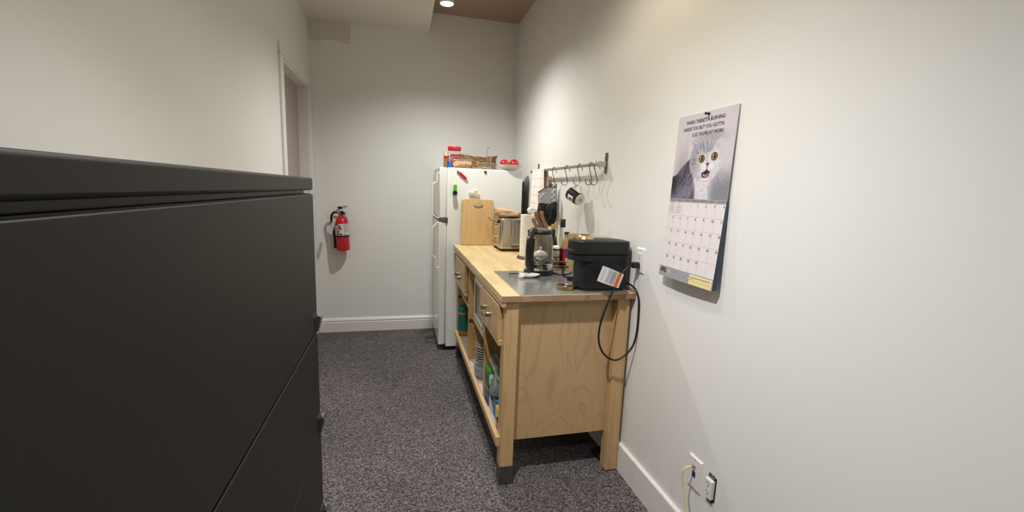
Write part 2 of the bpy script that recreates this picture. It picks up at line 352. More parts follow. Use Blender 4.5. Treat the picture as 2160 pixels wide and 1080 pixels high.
# door in the left wall beside the back corner
door = struct(B(XL-.115, XL-.078, DY0+.02, DY1-.02, .008, DZ-.02).build('door_1', mat('door_paint', (176, 164, 158), .5), smooth=False, bevel=.002))
for nm, bx in (('door_casing', (XL-.01, XL+.016, DY1-.004, YB-.004, 0, DZ+.005)), ('door_casing', (XL-.01, XL+.016, DY0-.07, DY0+.004, 0, DZ+.005)), ('door_casing', (XL-.01, XL+.016, DY0-.07, YB-.004, DZ-.004, DZ+.066)),
               ('door_jamb', (XL-.12, XL+.004, DY1-.02, DY1, 0, DZ)), ('door_jamb', (XL-.12, XL+.004, DY0, DY0+.02, 0, DZ)), ('door_jamb', (XL-.12, XL+.004, DY0, DY1, DZ-.02, DZ))):
    B(*bx).build(nm, TRIM, door, smooth=False, bevel=.003)
MB().lathe([(0, 0), (.02, .002), (.027, .02), (.022, .035), (0, .04)], 16, M=frame((XL-.078, DY0+.09, 1.0), (0, 1, 0), (0, 0, 1))).build('door_knob', STEEL, door)
# baseboards
def bb_profile(d): return [(0, 0), (d, 0), (d, .088), (d*.8, .094), (d*.8, .1), (d, .104), (d*.75, .118), (d*.4, .126), (0, .128)]
mb = MB().prism([(YB-a, z) for a, z in bb_profile(.018)], 'x', XL+.02, -.001)
struct(mb.build('baseboard_back', TRIM, smooth=False))
mb = MB()
for y0, y1 in ((YF, -.128), (-.1265, YB-.02)): mb.prism([(0, 0), (-.016, 0), (-.016, .134), (-.014, .138), (0, .141)], 'y', y0, y1)
struct(mb.build('baseboard_right', TRIM, smooth=False))
struct(B(XL, XL+.016, YF, DY0-.075, 0, .13).build('baseboard_left', TRIM, smooth=False))
# ================================================================== ceiling lamps
LENS = mat('lamp_lens', (255, 250, 240), .3, emit=14)
LAMPW = mat('lamp_white', (225, 222, 215), .4)
for i, (p, t, w, c) in enumerate(LAMPS):
    p = Vector(p); d = (Vector(t)-p).normalized(); HC = HS if p.x < XS else H
    r = thing('ceiling_spotlight', ['white spotlight with a glowing lens hanging below the brown ceiling near the back wall',
              'white spotlight hanging from the ceiling above the near end of the workbench', 'unseen white fill spotlight added on the ceiling behind the camera', 'unseen white fill spotlight added above the aisle in front of the workbench'][i], 'lamp', (p.x, p.y, HC), 'ceiling spotlights')
    M = Matrix.Translation(p) @ (-d).to_track_quat('Z', 'Y').to_matrix().to_4x4()
    MB().lathe([(.044, -.004), (.048, 0), (.046, .03), (.034, .07), (.028, .11), (0, .115)], 24, M=M).build('lamp_head', LAMPW, r)
    MB().lathe([(0, -.012), (.008, -.012), (.014, -.006), (.040, -.005), (.042, -.0045)], 24, M=M).build('lens', LENS, r)
    MB().cyl(M @ Vector((0, 0, .1)), (p.x, p.y, HC-.02), .006).build('stem', LAMPW, r)
    MB().cyl((p.x, p.y, HC-.02), (p.x, p.y, HC), .045, n=24).build('ceiling_rose', LAMPW, r)
# ================================================================== workbench
wbn = thing('kitchen_workbench', 'birch kitchen workbench with two drawers, open shelves and butcher-block top', 'workbench', (-.634, 0, 0))
top = B(-.634, -.006, .001, 1.756, .8735, .878).build('worktop', BIRCHX, wbn, smooth=False)
ENDG = mat('birch_end_grain', (158, 124, 94), .6, var=.06, scale=200, rnd=.16)
NS = 14; wst = (.634-.006)/NS; E0 = {}
for i in range(NS):
    xs = -.634+i*wst; cuts = [0]
    y = random.uniform(.12, .5)
    while y < 1.6: cuts.append(y); y += random.uniform(.22, .5)
    cuts.append(1.757)
    for a, b_ in zip(cuts, cuts[1:]):
        sv = B(xs+.0001, xs+wst-.0001, a, b_-.0002, .8742, .9).build('stave', BIRCHX, top, smooth=False, loc=(xs, a, 0))
        sv.data.materials.append(ENDG); sv.data.polygons[2].material_index = 1; sv.data.polygons[3].material_index = 1
ap = B(-.632, -.614, .004, 1.755, .85, .8735).build('front_apron', BIRCH, wbn, smooth=False, bevel=.0015)
FOOT = mat('brushed_foot_metal', (112, 106, 102), .5, .85, var=.12, scale=40)
for (x0, x1, y0, y1, ft) in ((-.614, -.552, .019, .081, 1), (-.080, -.018, .019, .081, 0), (-.614, -.552, 1.60, 1.662, 1), (-.080, -.018, 1.60, 1.662, 0)):
    lg = MB()
    for k in range(4): lg.box(x0+(x1-x0)*k/4, x0+(x1-x0)*(k+1)/4, y0, y1, .006 if not ft else .004, .8735)
    lg = B(x0, x1, y0, y1, .005, .8735).build('leg', BIRCHZ, wbn, smooth=False, bevel=.002)
    if ft: B(x0-.0015, x1+.0015, y0-.0015, y1+.0015, 0, .094).build('metal_foot', FOOT, lg, smooth=False, bevel=.002)
    else: B(x0+.003, x1-.003, y0+.003, y1-.003, 0, .006).build('rubber_foot', RUBBER, lg, smooth=False)
B(-.552, -.080, .060, .076, .196, .8735).build('end_panel', PLY, wbn, smooth=False)
B(-.613, -.080, 1.602, 1.618, .196, .8735).build('end_panel', INNER, wbn, smooth=False)
B(-.030, -.022, .076, 1.602, .196, .85).build('back_panel', INNER, wbn, smooth=False)
WLAM = mat('white_laminate', (205, 200, 190), .5)
B(-.612, -.030, .076, 1.602, .196, .212).build('bottom_board', WLAM, wbn, smooth=False)
MB().prism(rrect(-.634, -.612, .190, .236, .007), 'y', .03, 1.602).build('bottom_rail', BIRCH, wbn)
HOLE = mat('peg_hole', (40, 28, 18), .9)
for nm, y in (('divider', 1.032), ('divider', .452)):
    dv = B(-.614, -.030, y, y+.018, .212, .85).build(nm, INNER, wbn, smooth=False)
    hb = MB()
    for xx in (-.575, -.12):
        for k in range(14): hb.cyl((xx, y+.001, .28+.036*k), (xx, y-.0006, .28+.036*k), .0032, n=8)
    stuff(hb.build('peg_holes', HOLE, dv, smooth=False))
hb = MB()
for xx in (-.575, -.12):
    for k in range(14): hb.cyl((xx, 1.603, .28+.036*k), (xx, 1.6012, .28+.036*k), .0032, n=8)
stuff(hb.build('peg_holes', HOLE, wbn, smooth=False))
SHELF = mat('shelf_edge', (196, 182, 150), .5, var=.05, scale=30, stretch=(1, .1, 1))
BRKT = mat('shelf_bracket', (100, 88, 68), .5, .6)
for (y0, y1, z) in ((.470, 1.032, .487), (1.050, 1.602, .512)):
    sh = B(-.585, -.035, y0, y1, z, z+.02).build('shelf', SHELF, wbn, smooth=False, bevel=.002)
    B(-.612, -.55, y1-.006, y1-.0005, z-.016, z+.004).build('shelf_bracket', BRKT, sh, smooth=False)
    B(-.612, -.55, y0+.0005, y0+.006, z-.016, z+.004).build('shelf_bracket', BRKT, sh, smooth=False)
DRW = wood('birch_drawer', (196, 164, 116), 'y', rnd=.04)
for (y0, y1, z0, z1) in ((.062, .512, .690, .842), (1.118, 1.596, .652, .838)):
    dr = B(-.634, -.614, y0, y1, z0, z1).build('drawer', DRW, wbn, smooth=False, bevel=.0015)
    yb0 = .08 if y0 < .5 else max(y0, 1.055); yb1 = .45 if y0 < .5 else 1.596
    bxm = MB().box(-.612, -.08, yb0, yb0+.012, z0+.012, z1-.02).box(-.612, -.08, yb1-.012, yb1, z0+.012, z1-.02).box(-.612, -.08, yb0, yb1, z0+.006, z0+.014)
    bxm.build('drawer_box', INNER, dr, smooth=False)
    yc, zc = (y0+y1)/2+.0, z0+.068; w = .068
    pl = [(-.634, yc-w, zc), (-.655, yc-w+.002, zc), (-.666, yc-w+.02, zc), (-.671, yc, zc), (-.666, yc+w-.02, zc), (-.655, yc+w-.002, zc), (-.634, yc+w, zc)]
    MB().tube(smooth_path(pl, 4), .011, 10, flat=.35, ref=(0, 0, 1)).build('handle', STEEL, dr)
B(-.632, -.610, .05, .516, .662, .688).build('drawer_rail', BIRCH, wbn, smooth=False, bevel=.0015)
B(-.632, -.610, 1.10, 1.602, .628, .650).build('drawer_rail', BIRCH, wbn, smooth=False, bevel=.0015)
# small burnt mark on the near edge of the worktop
mk = MB()
for a, b_ in (((0, 0), (.002, .016)), ((.006, 0), (.012, .010)), ((.012, .010), (.008, .014)), ((.008, .014), (.026, .016)), ((.013, .008), (.020, 0))):
    p0 = Vector((-.253+a[0], -.0003, .8785+a[1])); p1 = Vector((-.253+b_[0], -.0003, .8785+b_[1])); n_ = (p1-p0).cross(Vector((0, 1, 0))).normalized()*.0009
    mk.quad(p0-n_, p1-n_, p1+n_, p0+n_)
mk.build('burnt_mark', mat('burnt_wood', (62, 40, 26), .8), top, smooth=False)
# grey panel let into the worktop
gp = tag(B(-.552, -.03, .006, .565, .9, .9035).build('worktop_panel', mat('grey_panel_gloss', (168, 168, 165), .13, .55), smooth=False, bevel=.001), 'grey glossy protective panel lying on the near end of the wooden worktop', 'panel')
# ================================================================== refrigerator
FX0, FX1, FY0, FY1, FZ = -.688, -.0734, 1.775, 2.372, 1.507
fr = thing('refrigerator', 'white two-door refrigerator with freezer on top in the back corner', 'refrigerator', (-.4, 2.07, 0))
B(FX0, FX1, FY0, FY1, .032, FZ).build('body', WHITE, fr, bevel=.006)
GASK = mat('door_gasket', (188, 184, 174), .6)
B(FX0-.008, FX0, FY0+.006, FY1-.006, .06, 1.072).build('gasket', GASK, fr, smooth=False)
B(FX0-.008, FX0, FY0+.006, FY1-.006, 1.112, FZ-.006).build('gasket', GASK, fr, smooth=False)
DOORW = mat('white_door', (226, 226, 220), .22, coat=.2)
HANDW = mat('handle_cream', (234, 230, 216), .4)
for nm, z0, z1, pth in (('refrigerator_door', .052, 1.074, [(.0, 1.068), (.012, 1.066), (.046, 1.030), (.048, .812), (.016, .782), (.013, .712), (0, .708)]),
                        ('freezer_door', 1.110, FZ, [(0, 1.458), (.013, 1.456), (.014, 1.392), (.048, 1.372), (.048, 1.140), (.014, 1.106+.01), (0, 1.114)])):
    dd = B(-.750, FX0-.008, FY0, FY1, z0, z1).build(nm, DOORW, fr, bevel=.006)
    inn = [(max(a-.012, 0), z) for a, z in pth]
    hm = MB()
    pts = [Vector((-.750-a, 0, z)) for a, z in pth]
    for i in range(len(pts)-1):
        d = (pts[i+1]-pts[i]).normalized(); n_ = Vector((d.z, 0, -d.x))*.009
        if n_.x > 0: n_ = -n_
        hm.prism([(q.x, q.z) for q in (pts[i]-d*.002, pts[i+1]+d*.002, pts[i+1]+d*.002+n_, pts[i]-d*.002+n_)], 'y', FY0+.004, FY0+.026)
    for a, z0_, z1_ in ((.046, 1.02, 1.045),) if nm[0] == 'r' else ((.046, 1.13, 1.15),): pass
    hm.build('handle', HANDW, dd, smooth=False, bevel=.002)
MB().box(-.735, FX0+.004, FY0-.004, FY0+.03, 1.082, 1.102).box(-.708, FX0+.006, FY0-.005, FY0+.012, 1.072, 1.114).build('middle_hinge', mat('hinge_grey', (84, 84, 82), .5, .4), fr, smooth=False, bevel=.002)
B(FX0-.02, FX1-.02, FY0+.02, FY1-.02, .0, .05).build('base_grille', BLACK, fr, smooth=False)
for xx in (-.66, -.12): MB().cyl((xx, FY0+.03, 0), (xx, FY0+.03, .034), .016).build('foot', BLACK, fr)
cl = MB(); ys = [FY0+.03+.07*k for k in range(8)]
pts = []
for k in range(14):
    z = .35+.075*k; a, b_ = (FY0+.03, FY1-.05) if k % 2 == 0 else (FY1-.05, FY0+.03); pts += [(-.046, a, z), (-.046, b_, z)]
cl.tube(pts, .0045, 6)
for y in ys: cl.cyl((-.054, y, .33), (-.054, y, 1.40), .0025, n=6)
cl.build('condenser_coil', BLACKM, fr); B(FX1, -.058, FY0+.012, FY1-.03, .25, 1.42).build('coil_backing', BLACKM, fr, smooth=False)
# ================================================================== filing cabinet (dark, left)
CABM = mat('charcoal_enamel', (34, 34, 33), .5, spec=.25, var=.03, scale=5, bump=.06, bscale=400)
fc = thing('filing_cabinet', 'dark charcoal metal drawer cabinet standing against the left wall', 'cabinet', (-1.53, -.98, 0))
CX0, CX1, CY0, CY1 = -1.782, -1.283, -1.52, -.455
B(CX0, CX1-.004, CY0, CY1, .03, 1.316).build('body', CABM, fc, smooth=False)
B(CX0, CX1+.001, CY0, CY1+.004, 1.325, 1.358).build('top', CABM, fc, bevel=.005)
B(CX0+.01, CX1-.02, CY0+.01, CY1-.01, 1.316, 1.325).build('top_spacer', BLACK, fc, smooth=False)
for z0, z1 in ((.93, 1.314), (.626, .924), (.33, .62), (.04, .324)):
    dr = B(CX1-.004, CX1+.001, CY0, CY1, z0, z1).build('drawer', CABM, fc, bevel=.002)
    hz = z0+.02
    hm = MB().prism([(CX1+.001, hz+.026), (CX1+.014, hz+.03), (CX1+.017, hz+.026), (CX1+.017, hz+.02), (CX1+.009, hz-.014), (CX1+.001, hz-.018)], 'y', CY1-.035, CY1-.004)
    hm.build('handle', STEEL, dr, smooth=False, bevel=.001)
B(CX0+.02, CX1-.03, CY0+.02, CY1-.02, 0, .03).build('plinth', BLACK, fc, smooth=False)
# ================================================================== things in the workbench shelves
ZB = .212
mw = thing('microwave', 'white microwave oven on the middle shelf inside the workbench', 'microwave', (-.34, .75, .507))
B(-.566, -.10, .476, 1.020, .516, .790).build('body', WHITEP, mw, smooth=False, bevel=.004)
md_ = B(-.582, -.566, .560, 1.018, .520, .786).build('door', WHITEP, mw, smooth=False, bevel=.004)
B(-.584, -.5815, .640, .965, .560, .755).build('window', mat('smoked_window', (66, 56, 44), .15), md_, smooth=False)
MB().cyl((-.598, .60, .56), (-.598, .60, .75), .006).box(-.600, -.582, .594, .606, .56, .566).box(-.600, -.582, .594, .606, .744, .75).build('handle', WHITEP, md_)
cp = B(-.580, -.566, .478, .556, .520, .786).build('control_panel', WHITEP, mw, smooth=False, bevel=.003)
MB().lathe([(.02, 0), (.018, .012), (0, .012)], 20, M=frame((-.580, .517, .58), (0, -1, 0), (0, 0, 1))).build('dial', mat('dial_grey', (160, 160, 160), .4), cp)
for yy in (.5, 1.0):
    for xx in (-.54, -.13): MB().cyl((xx, yy, .507), (xx, yy, .517), .01).build('foot', BLACK, mw)
# teal tub in the far bay
jr = thing('food_tub', 'tub with teal lid and teal label holding orange-brown contents, far end of bottom shelf', 'tub', (-.566, 1.535, ZB))
AMB = mat('orange_brown_plastic', (176, 112, 46), .3, var=.08, scale=10)
MB().lathe([(.044, ZB), (.05, ZB+.008), (.051, ZB+.05), (.051, ZB+.19), (.046, ZB+.2)], 28, c=(-.566, 1.535, 0)).build('tub_body', AMB, jr)
MB().lathe([(.0515, ZB+.045), (.0515, ZB+.175)], 28, c=(-.566, 1.535, 0), a0=0, a1=6.283).build('label', mat('teal_label', (16, 104, 92), .4, var=.25, scale=45, stretch=(1, 1, 2.5)), jr)
MB().lathe([(.053, ZB+.195), (.054, ZB+.2), (.054, ZB+.228), (.05, ZB+.234), (0, ZB+.234)], 28, c=(-.566, 1.535, 0)).build('lid', mat('teal_plastic', (14, 112, 92), .35), jr)
# plate on the far shelf
tag(MB().lathe([(0, .5325), (.06, .5325), (.11, .549), (.112, .552), (.06, .536), (0, .536)], 32, c=(-.475, 1.30, 0)).build('dinner_plate', CERAMIC), 'white plate on the upper shelf of the far bay', 'plate')
# small clear jar low in the far bay
sj = thing('spice_jar', 'small clear jar low on the bottom shelf behind the far divider', 'jar', (-.56, 1.115, ZB))
MB().lathe([(.0, ZB+.002), (.024, ZB+.002), (.026, ZB+.01), (.026, ZB+.055), (.02, ZB+.065)], 20, c=(-.56, 1.115, 0)).build('jar_body', PLASTIC, sj)
MB().lathe([(.023, ZB+.066), (.023, ZB+.085), (0, ZB+.085)], 20, c=(-.56, 1.115, 0)).build('lid', WHITEP, sj)
MB().lathe([(.0, ZB+.004), (.023, ZB+.005), (.023, ZB+.04), (0, ZB+.042)], 16, c=(-.56, 1.115, 0)).build('contents', mat('pale_spice', (176, 160, 132), .9, var=.2, scale=200), sj)
# stacked bowls with dark rims
CREAM = mat('cream_stoneware', (206, 198, 184), .3); DKR = mat('dark_rim', (38, 34, 34), .35)
for k in range(7):
    z = ZB+.004+.0165*k; c = (-.505, .90, z-.001)
    pl = thing('bowl', ['lowest', 'second lowest', 'third from the bottom', 'middle', 'third from the top', 'second from the top', 'topmost'][k]+' dark bowl with pale rim in the stack on the bottom shelf', 'bowl', (c[0], c[1], z), 'stacked bowls')
    if k == 0:
        bm0 = MB().lathe([(0, 0), (.040, 0), (.054, .008), (.074, .034), (.076, .0365), (.0735, .0375)], 32, c=(c[0], c[1], z)).build('bowl_outside', DKR, pl)
        br0 = MB().lathe([(.0735, .0362), (.0775, .0362), (.0775, .0402), (.0735, .0402), (.0735, .0362)], 32, c=(c[0], c[1], z)).build('rim', CREAM, pl)
        bi0 = MB().lathe([(.0735, .0375), (.052, .011), (0, .004)], 32, c=(c[0], c[1], z)).build('bowl_inside', CREAM, pl)
    else: copy_part(bm0, pl, (0, 0, 0)); copy_part(br0, pl, (0, 0, 0)); copy_part(bi0, pl, (0, 0, 0))
# clear round container
bc = thing('glass_container', 'round clear lidded container on the bottom shelf of the middle bay', 'container', (-.570, .72, ZB))
MB().lathe([(0, ZB+.002), (.045, ZB+.002), (.056, ZB+.02), (.062, ZB+.075), (.060, ZB+.075), (.054, ZB+.02), (0, ZB+.006)], 32, c=(-.56, .72, 0)).build('container_body', FROST, bc)
MB().lathe([(.066, ZB+.072), (.067, ZB+.08), (.06, ZB+.088), (.045, ZB+.085), (0, ZB+.085)], 32, c=(-.56, .72, 0)).build('lid', PLASTIC, bc)
# boxes of the near bay
def carton(name, label, x0, x1, y0, y1, z0, z1, m, extra=(), rot=0):
    t = thing(name, label, 'box', ((x0+x1)/2, (y0+y1)/2, z0), 'packets in the near bay of the workbench')
    b_ = B(x0, x1, y0, y1, z0, z1); objs = [(b_, 'carton', m)]
    for nm, bx, mm in extra: objs.append((B(*bx), nm, mm))
    for q, nm, mm in objs:
        if rot: q.xf(Matrix.Translation(t.location) @ Matrix.Rotation(rot, 4, 'Z') @ Matrix.Translation(-t.location))
        q.build(nm, mm, t, smooth=False, bevel=.0012 if nm == 'carton' else 0)
    return t
GREEN = mat('green_card', (66, 140, 48), .45, var=.1, scale=40); BLUE = mat('blue_card', (34, 86, 140), .45, var=.15, scale=40)
tag_w = mat('white_card', (222, 218, 210), .5)
x0, x1, y0 = -.6085, -.505, .352
bars = [('barcode', (x0+.012+i*.0022, x0+.012+i*.0022+random.choice((.0007, .0013)), y0-.0006, y0-.0004, .348, .371), INK) for i in range(10)]
carton('green_food_box', 'green carton with white barcode panel lying on top of the blue boxes', x0, x1, y0, .446, .336, .414, GREEN,
       [('barcode_panel', (x0+.006, x0+.04, y0-.0004, y0+.001, .340, .396), tag_w), ('side_print', (x0-.0004, x0+.001, y0+.012, .43, .345, .385), mat('purple_print', (70, 70, 132), .5)), ('top_print', (x0+.03, x0+.06, y0+.02, .43, .4135, .4144), tag_w)]+bars)
carton('blue_food_box', 'dark blue carton under the green box', -.604, -.505, .365, .447, ZB, .334, BLUE, [('gold_stripe', (-.6044, -.603, .37, .44, .29, .31), mat('gold_print', (190, 150, 70), .5))])
carton('milk_carton', 'small white and brown carton in front of the dark blue box', -.602, -.556, .292, .352, ZB, .300, tag_w,
       [('brown_print', (-.6025, -.5555, .2915, .3525, .282, .3005), mat('brown_print', (136, 92, 54), .5, var=.4, scale=120)), ('dark_print', (-.588, -.566, .2912, .293, .235, .27), mat('umber_print', (104, 78, 60), .5, var=.4, scale=200))])
carton('pale_blue_box', 'light blue carton behind the yellow box', -.594, -.53, .222, .288, ZB, .310, mat('light_blue_card', (40, 120, 176), .45, var=.15, scale=60))
carton('yellow_box', 'bright yellow carton near the front leg on the bottom shelf', -.596, -.52, .150, .216, ZB, .296, mat('yellow_card', (222, 208, 36), .45, var=.06, scale=30), [('dark_print', (-.560, -.540, .1493, .151, .24, .262), INK)])
carton('navy_box', 'dark navy carton nearest the front leg on the bottom shelf', -.6105, -.53, .085, .140, ZB, .274, mat('navy_card', (26, 30, 62), .4, var=.1, scale=40), [('pale_print', (-.606, -.588, .0845, .087, .222, .240), mat('tan_print', (186, 170, 150), .5)), ('red_edge', (-.6109, -.6095, .088, .135, .225, .262), mat('pink_print', (190, 120, 110), .5))])
tb = thing('plastic_tub', 'translucent round plastic tub tipped on its side among the cartons', 'tub', (-.55, .262, .312))
M = frame((-.566, .262, .366), (0, -1, .15), (.3, 0, 1)) @ Matrix.Rotation(math.pi, 4, 'X') @ Matrix.Translation((0, 0, -.045))
MB().lathe([(0, .0), (.038, .0), (.046, .008), (.052, .058), (.055, .06), (.055, .066), (.05, .066), (.043, .01), (0, .004)][::1], 28, M=M).build('tub_body', FROST, tb)
ld = thing('container_cover', 'clear rectangular plastic lid leaning across the tub and green box', 'lid', (-.55, .3, .42))
M = frame((-.585, .30, .456), (.05, -1, -.27), (1, 0, .35))
MB().prism(rrect(-.095, .095, -.010, .030, .012), 'z', -.002, .002).xf(M).build('lid_panel', PLASTIC, ld)
MB().tube([(a, b_, 0) for a, b_ in rrect(-.095, .095, -.010, .030, .012)], .0045, 8, closed=True).xf(M).build('lid_rim', FROST, ld)
# small black adapter under the bench
tag(B(-.075, -.03, .10, .19, 0, .03).build('power_adapter', RUBBER, bevel=.006), 'small black power adapter on the carpet beside the rear bench leg', 'adapter')
# ================================================================== on the worktop
ZT = .9; ZP = .9035
# cutting board leaning on the refrigerator
def board():
    w0, w1, h = .137, .131, .366; out = []
    for (cx, cy, r, a) in ((w1-.025, h-.025, .025, 0), (-w1+.025, h-.025, .025, 90), (-w0+.01, .01, .01, 180), (w0-.01, .01, .01, 270)):
        for i in range(9):
            t = math.radians(a+90*i/8); out.append((cx+r*math.cos(t), cy+r*math.sin(t)))
    dense = []
    for i, p in enumerate(out):
        q = out[(i+1) % len(out)]; n = max(1, int(math.hypot(q[0]-p[0], q[1]-p[1])/.03))
        dense += [(p[0]+(q[0]-p[0])*k/n, p[1]+(q[1]-p[1])*k/n) for k in range(n)]
    hc = (.006, h-.058); inner = []
    for p in dense:
        a = math.atan2(p[1]-hc[1], (p[0]-hc[0])*.45); inner.append((hc[0]+.040*math.cos(a), hc[1]+.0175*math.sin(a)))
    k = len(dense); vs = []; fs = []
    for z in (0, .018): vs += [(p[0], p[1], z) for p in dense]+[(p[0], p[1], z) for p in inner]
    for i in range(k):
        j = (i+1) % k
        fs += [(i, k+i, k+j, j), (2*k+i, 2*k+j, 3*k+j, 3*k+i), (i, j, 2*k+j, 2*k+i), (k+i, 3*k+i, 3*k+j, k+j)]
    return MB().add(vs, fs)
M = frame((-.4475, 1.718, ZT+.0005), (1, 0, 0), (0, .115, 1)) ; bd = board().xf(M)
tag(bd.build('cutting_board', wood('bamboo', (204, 170, 118), 'z', dark=.88, rings=22, rnd=0, distort=1), bevel=.003), 'bamboo cutting board with oval hand hole leaning against the refrigerator', 'cutting board')
# toaster
TX0, TX1, TY0, TY1, TZ0, TZ1 = -.342, -.10, 1.342, 1.650, .916, 1.146
ts = thing('toaster', 'stainless steel toaster with chrome knobs beside the cutting board', 'toaster', (-.22, 1.5, ZT))
B(TX0, TX1, TY0, TY1, TZ0, TZ1).build('body', BRUSHED, ts, bevel=.016, seg=3)
B(TX0-.003, TX0+.01, TY0+.022, TY1-.02, TZ0+.014, TZ1-.022).build('control_panel', mat('polished_steel', (214, 204, 186), .10, 1), ts, smooth=False, bevel=.002)
for y0 in (1.385, 1.43, 1.53, 1.575): B(TX0+.03, TX1-.03, y0, y0+.025, TZ1-.002, TZ1+.0008).build('slot', BLACK, ts, smooth=False)
B(TX0-.0036, TX0-.002, 1.608, 1.614, 1.005, 1.11).build('lever_slot', BLACK, ts, smooth=False)
B(TX0-.0036, TX0-.002, 1.375, 1.62, .952, .957).build('panel_line', BLACK, ts, smooth=False)
B(TX0-.0036, TX0-.0028, 1.50, 1.535, .972, .982).build('badge', DARKSTEEL, ts, smooth=False)
lv = MB().tube(smooth_path([(-.345, 1.398, 1.118), (-.366, 1.412, 1.119), (-.380, 1.45, 1.122), (-.387, 1.52, 1.128), (-.383, 1.60, 1.132)], 4), .0085, 10, flat=.75).build('lever', mat('lever_grey', (150, 148, 144), .3, .8), ts)
MB().super((-.349, 1.402, 1.117), (.012, .016, .012), .5).build('lever_mount', BLACK, lv)
for z in (1.088, 1.018, .955):
    kn = MB().cyl((TX0-.003, 1.386, z), (TX0-.016, 1.386, z), .008).build('knob', CHROME, ts)
    MB().lathe([(.0, .016), (.0125, .016), (.0125, .034), (.010, .037), (0, .037)], 18, M=frame((TX0, 1.386, z), (0, -1, 0), (0, 0, 1))).build('knob_cap', CHROME, kn)
for xx in (-.262, -.236, -.210, -.184): B(xx-.0014, xx+.0014, TY0-.0008, TY0+.004, 1.022, 1.132).build('groove', BLACK, ts, smooth=False)
th = MB().cyl((-.262, TY0-.006, .956), (-.15, TY0-.006, .956), .010, n=14).build('crumb_tray_handle', BRUSHED, ts)
B(-.26, -.15, TY0-.001, TY0+.003, .93, .952).build('tray_gap', DARKSTEEL, th, smooth=False)
for xx in (-.315, -.125):
    for yy in (1.37, 1.62): MB().cyl((xx, yy, ZT), (xx, yy, TZ0+.004), .012).build('foot', BLACK, ts)
# paper bag on the toaster
pb = MB().super((0, 0, 0), (.092, .085, .027), .42, 40, 20)
for i, p in enumerate(pb.v):
    f = .75+.5*max(0, p.x/.092*.2+.3); q = Vector((p.x*(1+.1*math.sin(p.y*40)), p.y, p.z*(1.05-.35*p.x/.092)))
    n_ = Vector(noise.noise_vector(p*34))*.009+Vector(noise.noise_vector(p*90))*.0025; q += Vector((n_.x, n_.y, n_.z*.8))
    if q.z < 0: q.z = q.z*.9
    pb.v[i] = Vector((-.268, 1.452, TZ1+.0345))+Matrix.Rotation(.1, 3, 'Y') @ (Matrix.Rotation(-.25, 3, 'Z') @ q)
zmin = min(p.z for p in pb.v)
for p in pb.v: p.z += TZ1+.001-zmin
pbo = pb.build('paper_bag', mat('kraft_paper', (194, 160, 120), .75, var=.1, scale=14, bump=.5, bscale=60), smooth=False)
tag(pbo, 'crumpled brown paper bag lying on top of the toaster', 'bag')
# paper towel roll and its holder
RX, RY = -.222, 1.03
ph = thing('paper_towel_holder', 'steel paper towel stand with white ball on top on the worktop', 'holder', (RX, RY, ZT))
MB().lathe([(.072, ZT), (.075, ZT+.003), (.074, ZT+.012), (.066, ZT+.016), (0, ZT+.016)], 32, c=(RX, RY, 0)).build('base', DARKSTEEL, ph)
MB().cyl((RX, RY, ZT+.01), (RX, RY, 1.215), .006).build('post', STEEL, ph)
MB().super((RX, RY, 1.222), (.0185, .0185, .0185), 1).build('ball', WHITEP, ph)
pr = thing('paper_towel_roll', 'white embossed paper towel roll standing beside the kettle', 'paper roll', (RX, RY, ZT+.017))
PT = mat('towel_paper', (238, 234, 222), .9, var=.03, scale=60, bump=.8, bscale=70)
MB().lathe([(.021, ZT+.018), (.058, ZT+.018), (.0585, ZT+.15), (.058, 1.192), (.021, 1.192), (.021, ZT+.018)], 40, c=(RX, RY, 0)).build('paper', PT, pr)
MB().lathe([(.0195, ZT+.018), (.021, ZT+.018), (.021, 1.193), (.0195, 1.193), (.0195, ZT+.018)], 24, c=(RX, RY, 0)).build('cardboard_core', mat('core_card', (176, 140, 100), .8), pr)
# tray, knife block and knives
tag(MB().prism(rrect(-.262, -.05, .775, .955, .01), 'z', ZT, ZT+.006).build('steel_tray', BRUSHED, bevel=.0015), 'flat steel tray under the knife block behind the kettle', 'tray')
kb = thing('knife_block', 'dark wooden knife block behind the kettle', 'knife block', (-.16, .85, ZT+.006))
KD = Vector((-.30, -.12, 1)).normalized()
kbm = MB().prism([(-.20, ZT+.006), (-.09, ZT+.006), (-.105, 1.07), (-.165, 1.105), (-.245, 1.085)], 'y', .80, .90)
kbm.build('block', wood('knife_block_wood', (118, 100, 84), 'z', rnd=0), kb, smooth=False, bevel=.004)
KW = wood('olive_handles', (158, 120, 84), 'z', dark=.7, rings=40, rnd=.1); RIV = mat('rivet', (170, 150, 110), .3, 1)
for i, (bx, by, bz, L_, lab) in enumerate(((-.222, .815, 1.088, .105, 'leftmost of the tall knives in the block behind the kettle, brown wooden handle'), (-.196, .835, 1.097, .135, 'middle knife with brown wooden handle in the block behind the kettle'),
                                      (-.172, .820, 1.102, .132, 'rightmost knife with pale wooden handle in the block behind the kettle'), (-.238, .815, 1.082, .052, 'short stubby knife handle low at the left of the knife block'))):
    k = thing('kitchen_knife', lab, 'knife', (bx, by, bz), 'knives in the block')
    d = (KD+Vector((-.04*(3-i) if i < 3 else -.15, 0, 0))).normalized()
    pts = [Vector((bx, by, bz+.001))+d*(L_*t)+Vector((.006*math.sin(t*6.3), 0, 0)) for t in (0, .12, .3, .55, .8, .93, 1)]
    MB().tube(pts, [.010, .011, .0125, .0105, .0125, .0135, .009], 12, flat=.62, ref=(1, 0, 0)).build('handle', KW, k)
    rv = MB()
    for t in (.25, .5, .78):
        p = Vector((bx, by, bz))+d*(L_*t); rv.cyl(p+Vector((0, -.0075, 0)), p+Vector((0, -.0095, 0)), .002, n=8)
    rv.build('rivets', RIV, k)
